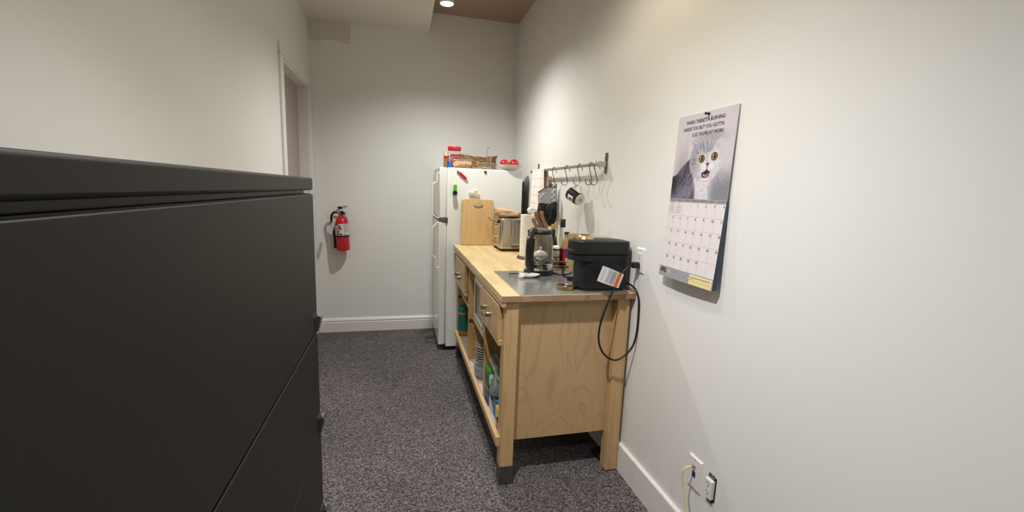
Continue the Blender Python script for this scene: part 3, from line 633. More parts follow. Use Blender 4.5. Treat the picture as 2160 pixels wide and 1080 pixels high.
# kettle
KX, KY = -.322, .478
kt = thing('electric_kettle', 'glass electric kettle with black handle and steel band on its power base', 'kettle', (KX, KY, ZP))
kbase = MB().lathe([(.079, ZP), (.081, ZP+.003), (.081, ZP+.015), (.076, ZP+.019), (0, ZP+.019)], 40, c=(KX, KY, 0)).build('power_base', BLACK, kt)
MB().lathe([(.077, .9225), (.079, .926), (.0785, .932)], 40, c=(KX, KY, 0)).build('bottom_ring', BLACK, kt)
MB().lathe([(.0785, .932), (.079, .935), (.0785, .966), (.0775, .968), (0, .968)], 40, c=(KX, KY, 0)).build('steel_band', CHROME, kt)
MB().lathe([(.0775, .968), (.078, .99), (.0765, 1.03), (.072, 1.07), (.066, 1.105), (.0625, 1.125), (.0615, 1.125), (.065, 1.105), (.071, 1.07), (.0755, 1.03), (.077, .99), (.0765, .969)], 40, c=(KX, KY, 0)).build('glass_body', GLASS, kt)
MB().lathe([(0, .969), (.0755, .969), (.0765, .982), (.0755, .983), (0, .983)], 40, c=(KX, KY, 0)).build('water', clear('water', (226, 236, 236), 1.0), kt)
lid = MB().lathe([(.062, 1.122), (.068, 1.126), (.069, 1.135), (.064, 1.142), (.05, 1.146)], 40, c=(KX, KY, 0)).build('lid', BLACK, kt)
MB().lathe([(.052, 1.145), (.045, 1.1495), (.02, 1.153), (0, 1.1535)], 40, c=(KX, KY, 0)).build('lid_plate', mat('lid_grey', (120, 120, 120), .3, .6), lid)
hd = Vector((-.743, -.668, 0)).normalized(); hx = Vector((KX, KY, 0)); side = Vector((-hd.y, hd.x, 0))
hp = smooth_path([hx+hd*r_+Vector((0, 0, z)) for r_, z in ((.050, 1.138), (.078, 1.133), (.099, 1.112), (.108, 1.07), (.109, 1.02), (.104, .975), (.090, .942), (.077, .928))], 5)
rr = [.0195]*len(hp)
hdl = MB().tube(hp, rr, 14, flat=.8, ref=hd).build('handle', BLACK, kt)
hp2 = smooth_path([hx+hd*r_+Vector((0, 0, z)) for r_, z in ((.076, 1.10), (.0785, 1.05), (.082, 1.0), (.0815, .96), (.079, .94))], 5)
MB().tube(hp2, .006, 10, flat=2.2, ref=hd).build('handle_strip', BLACKM, kt)
sw = hx+hd*.117+Vector((0, 0, 1.108)); MB().super(sw, (.009, .009, .010), 1, 16, 10).build('switch', mat('switch_grey', (120, 122, 126), .25), hdl)
MB().tube(smooth_path([(KX+.075, KY-.02, .911), (-.225, .432, .909), (-.190, .420, .908), (-.150, .450, .908), (-.108, .520, .908), (-.10, .56, .905)], 6), .0045, 8).build('power_cord', RUBBER, kt)
# spoon rest with spoons
sr = thing('spoon_rest', 'white ceramic spoon rest dish in front of the kettle', 'spoon rest', (-.404, .375, ZP))
MB().lathe([(0, ZP), (.020, ZP), (.034, ZP+.008), (.046, ZP+.015), (.049, ZP+.017), (.046, ZP+.0185), (.032, ZP+.011), (.018, ZP+.004), (0, ZP+.0035)], 32, c=(-.404, .375, 0), sx=1.15, sy=.78).build('dish', CERAMIC, sr)
MB().prism([(-.440, .362), (-.462, .352), (-.468, .344), (-.458, .338), (-.430, .350)], 'z', ZP+.009, ZP+.014).build('dish_lip', CERAMIC, sr, bevel=.002)
def spoon(label, a, b_, m1, m2, z0=ZP+.0095):
    a = Vector(a); b_ = Vector(b_); t = thing('spoon', label, 'spoon', ((a.x+b_.x)/2, (a.y+b_.y)/2, z0), 'spoons on the spoon rest')
    d = (b_-a).normalized(); MB().tube([a, a+(b_-a)*.5, b_-d*.012], [.0035, .003, .0025], 8, flat=.6, ref=(0, 0, 1)).build('handle', m1, t)
    MB().super((0, 0, 0), (.020, .0125, .004), 1, M=frame(b_, d, Vector((0, 0, 1)).cross(d))).build('spoon_bowl', m2, t)
spoon('spoon with black handle poking out to the left of the spoon rest', (-.492, .458, .909), (-.412, .386, .922), BLACK, CHROME)
spoon('small white plastic spoon lying in the spoon rest', (-.450, .392, .922), (-.392, .372, .921), WHITEP, WHITEP)
# wire rack with bottles
rk = thing('wire_rack', 'low steel wire rack holding bottles behind the kettle', 'rack', (-.13, .66, ZT))
X0, X1, Y0, Y1 = -.212, -.03, .588, .742
for z, r_ in ((.951, .0032), (.925, .0022), (.9075, .004)): MB().tube([(a, b_, z) for a, b_ in rrect(X0, X1, Y0, Y1, .012)], r_, 8, closed=True).build('rail', CHROME, rk)
for xx, yy in ((X0+.012, Y0), (X1-.012, Y0), (X0+.012, Y1), (X1-.012, Y1), ((X0+X1)/2, Y0), ((X0+X1)/2, Y1)): MB().cyl((xx, yy, ZT), (xx, yy, .952), .0025, n=8).build('upright', CHROME, rk)
B(X0+.004, X1-.004, Y0+.004, Y1-.004, .904, .9065).build('rack_floor', BRUSHED, rk, smooth=False)
ZR = .9068
def bottle(name, label, x, y, prof, m, parts):
    t = thing(name, label, 'bottle', (x, y, ZR), 'bottles in the wire rack')
    b_ = MB().lathe(prof, 28, c=(x, y, ZR)).build('bottle_body', m, t)
    for nm, pr_, mm in parts: MB().lathe(pr_, 28, c=(x, y, ZR)).build(nm, mm, t)
DG = mat('dark_green_glass', (14, 26, 14), .08, coat=.6)
bottle('olive_oil_bottle', 'dark green glass bottle with gold cap in the wire rack', -.182, .665, [(0, 0), (.028, 0), (.029, .004), (.029, .135), (.026, .155), (.014, .185), (.0125, .2), (.0125, .225)], DG,
       [('cap', [(.0145, .222), (.0145, .25), (.013, .253), (0, .253)], mat('gold_cap', (206, 160, 84), .35, .7))])
bottle('vinegar_bottle', 'tall clear bottle with black cap in the wire rack', -.106, .712, [(0, 0), (.028, 0), (.029, .004), (.029, .12), (.026, .145), (.015, .185), (.0125, .2), (.0125, .235)], GLASS,
       [('cap', [(.0155, .232), (.0155, .279), (.014, .281), (0, .281)], BLACK), ('contents', [(0, .003), (.0275, .004), (.0275, .11), (0, .111)], mat('brown_vinegar', (70, 34, 14), .2))])
bottle('soy_sauce_bottle', 'dark sauce bottle with red and blue label and black cap in the wire rack', -.112, .622, [(0, 0), (.026, 0), (.028, .004), (.028, .115), (.026, .142), (.02, .165), (.0135, .183), (.013, .19)], mat('amber_sauce', (34, 18, 10), .12, coat=.5),
       [('shoulder', [(.0284, .116), (.0264, .143), (.0204, .166), (.0139, .184)], mat('amber_glass', (178, 142, 92), .25, coat=.4)), ('collar', [(.0145, .184), (.0145, .2), (0, .2)], mat('grey_collar', (150, 140, 130), .4)), ('cap', [(.0155, .2), (.0155, .211), (.014, .213), (0, .213)], BLACK)])
so = [o for o in bpy.data.objects if o.name.startswith('soy_sauce_bottle')][0]
for nm, a0, a1, z0, z1, mm in (('blue_label', -2.0, -1.1, .065, .113, mat('blue_label', (44, 62, 132), .4, var=.15, scale=80)), ('red_label', -2.7, -2.0, .03, .113, mat('red_label', (168, 28, 34), .4)), ('white_label', -2.0, -1.1, .03, .0645, mat('pale_label', (204, 200, 198), .5, var=.2, scale=150))):
    MB().lathe([(.0286, z0), (.0286, z1)], 10, c=(-.112, .622, ZR), a0=a0, a1=a1).build(nm, mm, so)
SPICE = mat('mixed_spice', (150, 92, 66), .9, var=.6, scale=160)
for k, (z, lab) in enumerate(((0, 'lower of two stacked clear spice jars with steel lid in the rack'), (.068, 'upper of two stacked clear spice jars in the rack'))):
    t = thing('spice_jar', lab, 'jar', (-.176, .616, ZR+z), 'stacked spice jars')
    MB().lathe([(0, 0), (.022, 0), (.0235, .004), (.0235, .048), (.02, .052)], 24, c=(-.176, .616, ZR+z)).build('jar_body', PLASTIC, t)
    MB().lathe([(0, .002), (.0215, .003), (.0215, .034), (0, .036)], 20, c=(-.176, .616, ZR+z)).build('contents', SPICE if k == 0 else mat('pink_salt', (214, 190, 184), .9, var=.3, scale=220), t)
    MB().lathe([(.0245, .05), (.0245, .066), (0, .0675)] if k == 0 else [(.024, .05), (.022, .06), (.012, .066), (0, .067)], 24, c=(-.176, .616, ZR+z)).build('lid', CHROME if k == 0 else WHITEP, t)
sg = thing('sugar_jar', 'glass sugar jar with domed white knobbed lid seen through the kettle', 'jar', (-.262, .640, ZT))
MB().lathe([(0, ZT), (.034, ZT), (.037, ZT+.006), (.038, ZT+.06), (.034, ZT+.078)], 28, c=(-.262, .640, 0)).build('jar_body', PLASTIC, sg)
MB().lathe([(0, ZT+.003), (.034, ZT+.005), (.035, ZT+.05), (0, ZT+.052)], 24, c=(-.262, .640, 0)).build('sugar', mat('sugar', (226, 222, 214), .9), sg)
MB().lathe([(.041, ZT+.078), (.042, ZT+.083), (.034, ZT+.098), (.018, ZT+.108), (.006, ZT+.111), (.005, ZT+.116), (.0085, ZT+.122), (.007, ZT+.129), (0, ZT+.131)], 28, c=(-.262, .640, 0)).build('lid', CERAMIC, sg)
# things standing behind the coffee machine
tag(MB().lathe([(.052, ZT), (.0515, ZT+.02), (.0405, 1.26), (.038, 1.276), (.030, 1.282), (0, 1.282)], 36, c=(-.098, .392, 0)).build('clear_vase', clear('vase_glass', (254, 254, 254), 1.0, .03)), 'tall clear tapered glass standing upside down behind the coffee machine', 'glass')
cbx = thing('cardboard_box', 'small tan cardboard box peeking up behind the coffee machine', 'box', (-.107, .52, ZT))
B(-.133, -.081, .485, .55, ZT, 1.121).build('carton', mat('tan_card', (176, 146, 100), .7, var=.06, scale=20), cbx, smooth=False, bevel=.001)
B(-.133, -.081, .516, .519, 1.121, 1.1215).build('lid_seam', mat('card_seam', (120, 94, 60), .8), cbx, smooth=False)
gm = thing('glass_mug', 'clear glass mug with dark handle half hidden behind the coffee machine', 'mug', (-.190, .290, ZP))
MB().lathe([(0, ZP), (.031, ZP), (.033, ZP+.004), (.036, ZP+.078), (.0345, ZP+.078), (.0315, ZP+.008), (0, ZP+.007)], 28, c=(-.190, .290, 0)).build('mug_body', GLASS, gm)
MB().tube(smooth_path([(-.222, .295, ZP+.068), (-.240, .298, ZP+.066), (-.251, .30, ZP+.045), (-.243, .298, ZP+.02), (-.221, .294, ZP+.014)], 5), .0042, 8).build('handle', BLACK, gm)
MB().lathe([(.0335, ZP+.0005), (.0365, ZP+.001), (.0365, ZP+.014), (.034, ZP+.014), (.0335, ZP+.0005)], 28, c=(-.190, .290, 0)).build('base_ring', BLACK, gm)
# coffee machine
cm = thing('coffee_machine', 'matte black capsule coffee machine with gold ring on the near end of the worktop', 'coffee machine', (-.16, .108, ZP))
YC, W2 = .108, .068
COFB = mat('coffee_black', (13, 14, 16), .5, var=.05, scale=60)
def stad(x0, x1, w, k=1.0, rr_=.03, n=14):
    out = []
    for i in range(n+1):
        a = math.pi/2+math.pi*i/n; out.append((x0+w*k+w*k*math.cos(a), YC+w*math.sin(a)))
    for cy, a in ((YC-w+rr_, -90), (YC+w-rr_, 0)):
        for i in range(5):
            t = math.radians(a+90*i/4); out.append((x1-rr_+rr_*math.cos(t), cy+rr_*math.sin(t)))
    return out
def slab(o0, z0, o1, z1, name, m, parent, bevel=0):
    k = len(o0); vs = [(p[0], p[1], z0) for p in o0]+[(p[0], p[1], z1 if not callable(z1) else z1(p[0])) for p in o1]
    fs = [(i, (i+1) % k, k+(i+1) % k, k+i) for i in range(k)]+[tuple(reversed(range(k))), tuple(range(k, 2*k))]
    return MB().add(vs, fs).build(name, m, parent, bevel=bevel)
slab(stad(-.262, -.034, W2-.004), ZP, stad(-.262, -.034, W2-.004), ZP+.012, 'base', BLACK, cm, .002)
slab(stad(-.268, -.022, W2+.002), ZP+.013, stad(-.268, -.022, W2+.002), 1.0362, 'column', COFB, cm, 0)
slab(stad(-.270, -.022, W2+.002), 1.036, stad(-.304, -.022, W2+.002), 1.044, 'head_underside', COFB, cm)
slab(stad(-.304, -.022, W2+.002), 1.044, stad(-.304, -.022, W2+.002), 1.0695, 'head', COFB, cm, 0)
lidm = slab(stad(-.304, -.018, W2+.002), 1.0715, stad(-.301, -.020, W2), 1.133, 'lid', COFB, cm, .004)
slab(stad(-.300, -.022, W2-.002), 1.1325, stad(-.275, -.09, W2-.022), 1.139, 'lid_crown', COFB, cm)
B(-.1545, -.1535, YC-W2-.0024, YC-W2-.001, ZP+.014, 1.068).build('side_seam', BLACK, cm, smooth=False)
gr = MB().lathe([(.042, 1.136), (.0415, 1.140), (.031, 1.154), (.027, 1.156)], 40, c=(-.226, YC, 0)).build('gold_ring', mat('gold', (218, 180, 116), .3, 1), cm)
MB().lathe([(.027, 1.156), (.02, 1.1575), (0, 1.1575)], 32, c=(-.226, YC, 0)).build('button', BLACK, gr)
dt = MB().lathe([(.041, ZP), (.044, ZP+.003), (.044, ZP+.016), (.041, ZP+.017), (.040, ZP+.014)], 40, c=(-.306, YC, 0)).build('drip_tray', mat('pale_gold', (186, 158, 104), .3, 1), cm)
MB().lathe([(.0405, ZP+.012), (0, ZP+.012)], 40, c=(-.306, YC, 0)).build('tray_inside', BLACK, dt)
for r_ in (.036, .030, .024, .018, .012, .006): MB().tube([(-.306+r_*math.cos(t*math.pi/16), YC+r_*math.sin(t*math.pi/16), ZP+.0155) for t in range(32)], .0013, 6, closed=True).build('grille_ring', DARKSTEEL, dt)
MB().prism(rrect(-.135, -.05, YC+W2+.004, .242, .012), 'z', ZP, 1.139).build('water_tank', PLASTIC, cm, bevel=.002)
tl = MB()
for i, ch in enumerate('NESPRESSO'):
    a = math.pi-.10+i*.075; p = Vector((-.304+W2+.002+(W2+.0026)*math.cos(a), YC+(W2+.0026)*math.sin(a), 1.087))
    text(tl, ch, frame(p, (-math.sin(a), math.cos(a), 0), (0, 0, 1)), .0085, 'CENTER')
tl.build('lettering', mat('gold_ink', (176, 150, 100), .4, .5), cm, smooth=False)
cord = MB().tube(smooth_path([(-.060, .188, .915), (-.030, .150, .925), (-.020, .060, .936), (-.016, -.010, .925), (-.010, -.035, .887), (-.008, -.042, .838), (-.008, -.042, .726), (-.028, -.038, .648), (-.093, -.032, .597), (-.155, -.03, .626), (-.187, -.03, .69), (-.186, -.03, .768), (-.161, -.03, .854),
    (-.138, -.03, .919), (-.112, -.028, .972), (-.086, -.026, 1.012), (-.062, -.022, 1.032), (-.048, -.018, 1.035)], 6), .0046, 10).build('power_cord', RUBBER, cm)
pg = MB().super((-.028, -.0155, 1.035), (.017, .0125, .0135), .35)
for k in range(4): pg.cyl((-.046-.005*k, -.0165, 1.035), (-.043-.005*k, -.0165, 1.035), .0105-.0012*k, n=12)
pg.build('plug', RUBBER, cord)
tagM = frame((-.1580, -.0345, .9855), (.106, -.012, -.038), (.02, .0, .07))
tg = MB().add([tagM @ Vector(p) for p in ((-.050, .035, 0), (-.050, -.035, .0), (-.02, -.036, .003), (.056, -.033, 0), (.056, .033, 0), (-.02, .036, .003))], [(0, 1, 2, 5), (5, 2, 3, 4)]).build('warning_tag', mat('silver_tag', (206, 206, 206), .45, var=.05, scale=200), cord, smooth=False, solid=.0006)
O_ = [tagM @ Vector(p) for p in ((.030, -.034, .0014), (.047, -.034, .0008), (.047, .033, .0008), (.030, .033, .0014))]
MB().quad(*O_).build('orange_strip', mat('orange_print', (206, 104, 34), .5), cord, smooth=False)
pm = MB()
for r_ in range(17):
    for c0, c1 in ((-.038, -.002), (.002, .027)):
        y = .029-.0034*r_; pm.quad(*[tagM @ Vector((c, yy, .0036-max(0, c)*.055-max(0, -.02-c)*.1)) for c, yy in ((c0, y-.0013), (c1-.004*random.random(), y-.0013), (c1-.004*random.random(), y), (c0, y))])
pm.build('small_print', mat('fine_print', (128, 126, 128), .6), cord, smooth=False)
# ================================================================== on the right wall
BX, BZ = -.048, 1.498
wrl = thing('wall_rail', 'steel hanging rail with end brackets mounted on the right wall', 'rail', (0, .95, 1.5))
MB().cyl((BX, .404, BZ), (BX, 1.605, BZ), .0085, n=16).build('bar', STEEL, wrl)
MB().lathe([(.0085, 0), (.013, .002), (.0135, .018), (.009, .024), (0, .025)], 16, M=frame((BX, 1.605, BZ), (1, 0, 0), (0, 0, -1)) @ Matrix.Rotation(math.pi, 4, 'X')).build('end_cap', STEEL, wrl)
BRK = mat('bracket_metal', (118, 112, 106), .4, .9); CLP = mat('bracket_clamp', (196, 186, 170), .35, .7)
for yy in (.402, 1.577):
    br = B(-.006, 0, yy-.012, yy+.012, 1.452, 1.558).build('bracket', BRK, wrl, smooth=False, bevel=.001)
    MB().prism([(-.006, 1.512), (-.04, 1.513), (-.054, 1.510), (-.060, 1.504), (-.060, 1.493), (-.054, 1.487), (-.04, 1.484), (-.006, 1.485)], 'y', yy-.010, yy+.010).build('clamp', CLP, br, bevel=.002)
    sc = MB()
    for z in (1.542, 1.468): sc.cyl((-.006, yy, z), (-.0078, yy, z), .0042, n=10)
    sc.cyl((-.048, yy-.010, 1.5), (-.048, yy-.0125, 1.5), .003, n=8)
    sc.build('screw', CHROME, br)
HOOKM = mat('hook_metal', (132, 124, 116), .3, 1)
def hook_path(yy, tw):
    pts = [(BX+.022, BZ-.024)]
    for i in range(8):
        a = math.radians(0+i*180/7); pts.append((BX+.001+.0145*math.cos(a), BZ-.002+.0145*math.sin(a)))
    pts += [(BX-.006, BZ-.03), (BX+.006, BZ-.07)]
    for i in range(9):
        a = math.radians(0-i*180/8); pts.append((BX-.010+.0195*math.cos(a), BZ-.088+.0195*math.sin(a)))
    pts.append((BX-.033, BZ-.076))
    c, s = math.cos(tw), math.sin(tw)
    return [(BX+(x-BX)*c, yy+(x-BX)*s, z) for x, z in pts]
hl = ['steel S-hook on the wall rail carrying the oven mitts', 'empty steel S-hook on the rail between the mitts and the mug', 'steel S-hook on the wall rail carrying the navy mug', 'empty steel S-hook second from the near bracket of the rail', 'empty steel S-hook closest to the near bracket of the rail']
for (yy, tw), lab in zip(((1.091, .1), (.85, 0), (.652, .05), (.487, .1), (.422, -.1)), hl):
    h = tag(MB().tube(smooth_path(hook_path(yy, tw), 3), .0024, 8).build('s_hook', HOOKM), lab, 'hook', 'S-hooks on the wall rail')
# dish towel
TOW = stripes('towel_cloth', (240, 237, 230), (206, 112, 80), 9, 11)
def towel(u, v):
    y = 1.548-.285*u; s = v*.66-.31    # arc length over the bar, negative = room side
    wob = .006*math.sin(9*u+2)+.004*math.sin(17*u)
    if s < -.016: x, z = BX-.0115-wob*min(1, (-s)/.15)-.004*(-s)/.3, BZ+.002+s+.016
    elif s > .016: x, z = BX+.0115+abs(wob)*.8*min(1, s/.1)+.004, BZ+.002-(s-.016)*(.5)
    else: a = math.pi/2-(s/.016)*math.pi/2; x, z = BX+.0115*math.cos(a), BZ+.002+.0095*math.sin(a)
    return (x, y+.012*math.sin(5*v)*(u-.5), z-.01*math.sin(3*u)*abs(s))
tag(MB().grid(towel, 36, 60).build('dish_towel', TOW, uv=(36, 60), solid=.003), 'white dish towel with rusty orange check draped over the far end of the rail', 'towel')
# oven mitts
QS, QB = quilt('silver_quilt', (186, 186, 188), .45, .2), quilt('black_quilt', (30, 30, 33), .75)
def mitt(label, cx, cy, rotz, tilt, sc=1.0):
    M = Matrix.Translation((cx, cy, 1.392)) @ Matrix.Rotation(rotz, 4, 'Z') @ Matrix.Rotation(tilt, 4, 'Y') @ Matrix.Scale(sc, 4)
    t = thing('oven_mitt', label, 'oven mitt', (cx, cy, 1.392), 'oven mitts on the hook')
    def ring(z, cxx, a, b_, n=24): return [Vector((cxx+a*math.cos(2*math.pi*i/n), b_*math.sin(2*math.pi*i/n), z)) for i in range(n)]
    def loft(rows):
        m_ = MB(); n = 24
        for r_ in rows: m_.v += ring(*r_)
        for j in range(len(rows)-1):
            for i in range(n): m_.f.append((j*n+i, (j+1)*n+i, (j+1)*n+(i+1) % n, j*n+(i+1) % n))
        return m_
    def sl(m_):
        for p in m_.v:
            if p.z > -.13: p.z += min(0, p.x-.01)*.75*(p.z+.13)/.118
        return m_
    c1 = loft([(-.010, -.004, .044, .013), (-.04, -.004, .0465, .019), (-.08, -.002, .045, .022), (-.125, .003, .041, .023)])
    c1.f.append(tuple(range(24))); sl(c1).xf(M).build('cuff', QS, t)
    h = loft([(-.123, .003, .0415, .0235), (-.16, .002, .043, .025), (-.21, .002, .044, .026), (-.26, 0, .039, .022), (-.288, -.002, .029, .016), (-.302, -.002, .012, .007), (-.304, -.002, .001, .001)])
    h.super((0, 0, 0), (.019, .020, .048), .9, 16, 10, M=Matrix.Translation((.030, -.022, -.168)) @ Matrix.Rotation(-.28, 4, 'Y'))
    h.xf(M).build('mitten', QB, t)
    rg = MB(); rg.v = ring(-.0105, -.004, .0445, .0135); MB().tube(sl(rg).xf(M).v, .003, 6, closed=True).build('binding', RUBBER, t)
    MB().tube(smooth_path([M @ Vector(p) for p in ((.034, 0, -.012), (.040, 0, .002), (.034, 0, .010), (.026, 0, .002), (.028, 0, -.012))], 5), .003, 6).build('hanging_loop', RUBBER, t)
mitt('silver and black quilted oven mitt, the larger left one of the pair on the hook', -.105, 1.066, -.12, .07)
mitt('silver and black quilted oven mitt behind and to the right of its twin', -.047, 1.122, -.75, -.03, .93)
# navy mug hanging from its hook
a = Vector((.285, -.81, -.36)).normalized(); u_ = (Vector((0, 0, 1))-a*a.z).normalized(); base_c = Vector((-.051, .600, 1.306)); Lm = .092
MM = Matrix.Translation(base_c) @ Matrix((u_, (-a).cross(u_), -a)).transposed().to_4x4()
mg = thing('coffee_mug', 'navy mug with white handle and white base hanging from a rail hook', 'mug', tuple(base_c))
MB().lathe([(.0345, .004), (.0372, .012), (.0385, .03), (.0395, Lm)], 40, M=MM).build('mug_body', mat('navy_glaze', (34, 38, 46), .2), mg)
MB().lathe([(0, 0), (.030, 0), (.0345, .004)], 40, M=MM).build('mug_base', mat('mug_white', (226, 218, 204), .3), mg)
MB().lathe([(.0395, Lm), (.0375, Lm+.0015), (.036, Lm-.002), (.034, .012), (0, .008)], 40, M=MM).build('mug_inside', CERAMIC, mg)
MB().tube(smooth_path([MM @ Vector(p) for p in ((.036, 0, .074), (.056, 0, .076), (.068, 0, .062), (.069, 0, .042), (.060, 0, .026), (.036, 0, .020))], 5), .0062, 10, flat=1.3).build('handle', mat('mug_white', (0, 0, 0)), mg)
MB().lathe([(.0392, .026), (.0402, .070)], 8, M=MM, a0=-2.35, a1=-1.4).build('white_badge', CERAMIC, mg)
MB().lathe([(.0396, .034), (.0405, .058)], 6, M=MM, a0=-2.05, a1=-1.75).build('badge_mark', INK, mg)
MB().lathe([(.0378, .010), (.0388, .03), (.0398, .084)], 6, M=MM, a0=-.3, a1=.32).build('handle_patch', MATS['mug_white'], mg)
bm_ = MB()
for k, (yy, w) in enumerate(((.010, .012), (.004, .015), (-.001, .013), (-.006, .016), (-.011, .009))):
    bm_.quad(*[MM @ Vector((p, q, -.0004)) for p, q in ((-w*.6, yy-.001), (-w*.6, yy+.001), (w*.6, yy+.001), (w*.6, yy-.001))])
bm_.build('base_stamp', GREYINK, mg, smooth=False)
# power outlet beside the coffee machine
def plate(t, y0, y1, z0, z1, name='cover_plate'):
    m_ = MB(); e = .006; d = .007
    m_.add([(0, y0, z0), (0, y1, z0), (0, y1, z1), (0, y0, z1), (-d, y0+e, z0+e), (-d, y1-e, z0+e), (-d, y1-e, z1-e), (-d, y0+e, z1-e)], [(4, 7, 6, 5), (0, 4, 5, 1), (1, 5, 6, 2), (2, 6, 7, 3), (3, 7, 4, 0)])
    return m_.build(name, WHITEP, t, smooth=False)
def sockets(t, yc, zs, x):
    sl = MB()
    for z in zs:
        sl.box(x-.0006, x, yc+.0045, yc+.0065, z-.001, z+.008).box(x-.0006, x, yc-.0065, yc-.0045, z-.001, z+.006); sl.cyl((x, yc, z-.008), (x-.0006, yc, z-.008), .0024, n=10)
    sl.build('socket_slots', INK, t, smooth=False)
ot = thing('wall_outlet', 'white wall outlet cover with a black plug in its lower socket', 'outlet', (0, -.0155, 1.056))
plate(ot, -.052, .021, .998, 1.113)
B(-.009, -.006, -.0325, .0015, 1.022, 1.090).build('receptacle', WHITEP, ot, smooth=False, bevel=.001)
sockets(ot, -.0155, (1.074,), -.009)
sc = MB()
for z in (1.103, 1.008): sc.cyl((-.007, -.0155, z), (-.0078, -.0155, z), .002, n=8)
sc.build('screws', DARKSTEEL, ot)
# data plate low on the wall with coax cable
dp = thing('data_plate', 'white wall plate with coax connector and blue data jack above the baseboard', 'wall plate', (0, -.509, .343))
plate(dp, -.547, -.472, .281, .406)
MB().cyl((-.007, -.509, .372), (-.018, -.509, .372), .0052, n=12).build('coax_connector', STEEL, dp)
jk = B(-.0085, -.0065, -.5175, -.5005, .330, .350).build('data_jack', mat('blue_jack', (22, 72, 132), .4), dp, smooth=False)
B(-.0089, -.0083, -.513, -.505, .334, .342).build('jack_hole', INK, jk, smooth=False)
sc = MB()
for z in (.397, .292): sc.cyl((-.007, -.509, z), (-.0078, -.509, z), .002, n=8)
sc.build('screws', DARKSTEEL, dp)
tag(MB().tube(smooth_path([(-.019, -.509, .372), (-.034, -.507, .371), (-.047, -.503, .358), (-.050, -.502, .33), (-.046, -.508, .295), (-.042, -.522, .25), (-.038, -.54, .19), (-.035, -.556, .12), (-.04, -.57, .05), (-.06, -.60, .006), (-.10, -.70, .005)], 6), .0036, 8).build('coax_cable', mat('cream_cable', (226, 206, 160), .45)), 'cream coax cable hanging from the data plate', 'cable')
# outlet without a cover
o2 = thing('bare_outlet', 'white double outlet without cover plate showing its metal ears', 'outlet', (0, -.595, .345))
B(-.0008, 0, -.6165, -.577, .300, .392).build('wall_hole', mat('hole_dark', (30, 28, 28), .9), o2, smooth=False)
EAR = mat('zinc', (120, 120, 122), .4, .9)
for s_ in (-1, 1):
    zc = .345+s_*.044
    MB().prism([(-.607, zc-.008), (-.583, zc-.008), (-.581, zc+.001*s_), (-.586, zc+.009*s_), (-.595, zc+.004*s_), (-.604, zc+.009*s_), (-.609, zc+.001*s_)], 'x', -.003, -.001).build('mounting_ear', EAR, o2, smooth=False)
B(-.016, -.001, -.612, -.578, .311, .379).build('receptacle', WHITEP, o2, smooth=False, bevel=.0015)
sockets(o2, -.595, (.362, .331), -.016)
# ================================================================== calendar
CW = .314; CY_ = -.212
cal = thing('wall_calendar', 'wall calendar open at april with a photo of a surprised grey cat', 'calendar', (0, CY_-CW/2, 1.335))
def upx(v): return -.0045-.009*(1-v)
def UP(u, v, off=0): return Vector((upx(v)-off, CY_-CW*u, 1.335+.31*v))
def LO(u, v, off=0): return Vector((-.0135-.020*v-.004*math.sin(math.pi*u)*v-off, CY_-CW*(u/1.04+.012*0), 1.335-.302*v))
MB().grid(lambda u, v: UP(u, v)+Vector((.0012, 0, 0)), 2, 4).build('upper_page_back', PAPER, cal, smooth=False, solid=.0016)
NG = 230
cat_mb = MB().grid(lambda u, v: UP(u, v, .0003), NG, NG)
def smooth(e0, e1, x): t = np.clip((x-e0)/(e1-e0), 0, 1); return t*t*(3-2*t)
U, V = np.meshgrid(np.linspace(0, 1, NG+1), np.linspace(0, 1, NG+1))
rs_ = np.random.RandomState(3)
def nz(sx, sy, seed):
    r_ = np.random.RandomState(seed); g = r_.rand(sy+2, sx+2); x = U*sx; y = V*sy; i = x.astype(int); j = y.astype(int); fx = x-i; fy = y-j
    fx = fx*fx*(3-2*fx); fy = fy*fy*(3-2*fy)
    return g[j, i]*(1-fx)*(1-fy)+g[j, i+1]*fx*(1-fy)+g[j+1, i]*(1-fx)*fy+g[j+1, i+1]*fx*fy
IMG = np.zeros((NG+1, NG+1, 3))
def put(mask, col):
    global IMG
    IMG = IMG*(1-mask[..., None])+np.array(col, float)*mask[..., None]
def ell(cx, cy, rx, ry, soft=.12, rot=0):
    dx, dy = U-cx, V-cy; c, s = math.cos(rot), math.sin(rot); x = dx*c+dy*s; y = -dx*s+dy*c
    return 1-smooth(1-soft, 1+soft, np.sqrt((x/rx)**2+(y/ry)**2))
def poly(pts, soft=.006):
    d = np.full(U.shape, 1e9); ins = np.zeros(U.shape, bool)
    for (x0, y0), (x1, y1) in zip(pts, pts[1:]+pts[:1]):
        t = np.clip(((U-x0)*(x1-x0)+(V-y0)*(y1-y0))/((x1-x0)**2+(y1-y0)**2+1e-12), 0, 1); d = np.minimum(d, np.hypot(U-x0-t*(x1-x0), V-y0-t*(y1-y0)))
        c = ((y0 > V) != (y1 > V)) & (U < (x1-x0)*(V-y0)/(y1-y0+1e-12)+x0); ins ^= c
    return smooth(-soft, soft, np.where(ins, d, -d))
def stroke(pts, w, soft=.004):
    d = np.full(U.shape, 1e9)
    for (x0, y0), (x1, y1) in zip(pts, pts[1:]):
        t = np.clip(((U-x0)*(x1-x0)+(V-y0)*(y1-y0))/((x1-x0)**2+(y1-y0)**2+1e-12), 0, 1); d = np.minimum(d, np.hypot(U-x0-t*(x1-x0), V-y0-t*(y1-y0)))
    return 1-smooth(w-soft, w+soft, d)
put(np.ones_like(U), (214, 208, 212)); put(smooth(.75, .2, V)*.35, (196, 184, 188))
put(ell(.16, .30, .10, .26, .8)*.5, (160, 140, 146)); put(ell(.62, .70, .24, .07, .7)*.55, (150, 142, 150)); put(ell(.22, .55, .03, .25, .8)*.3, (180, 172, 176))
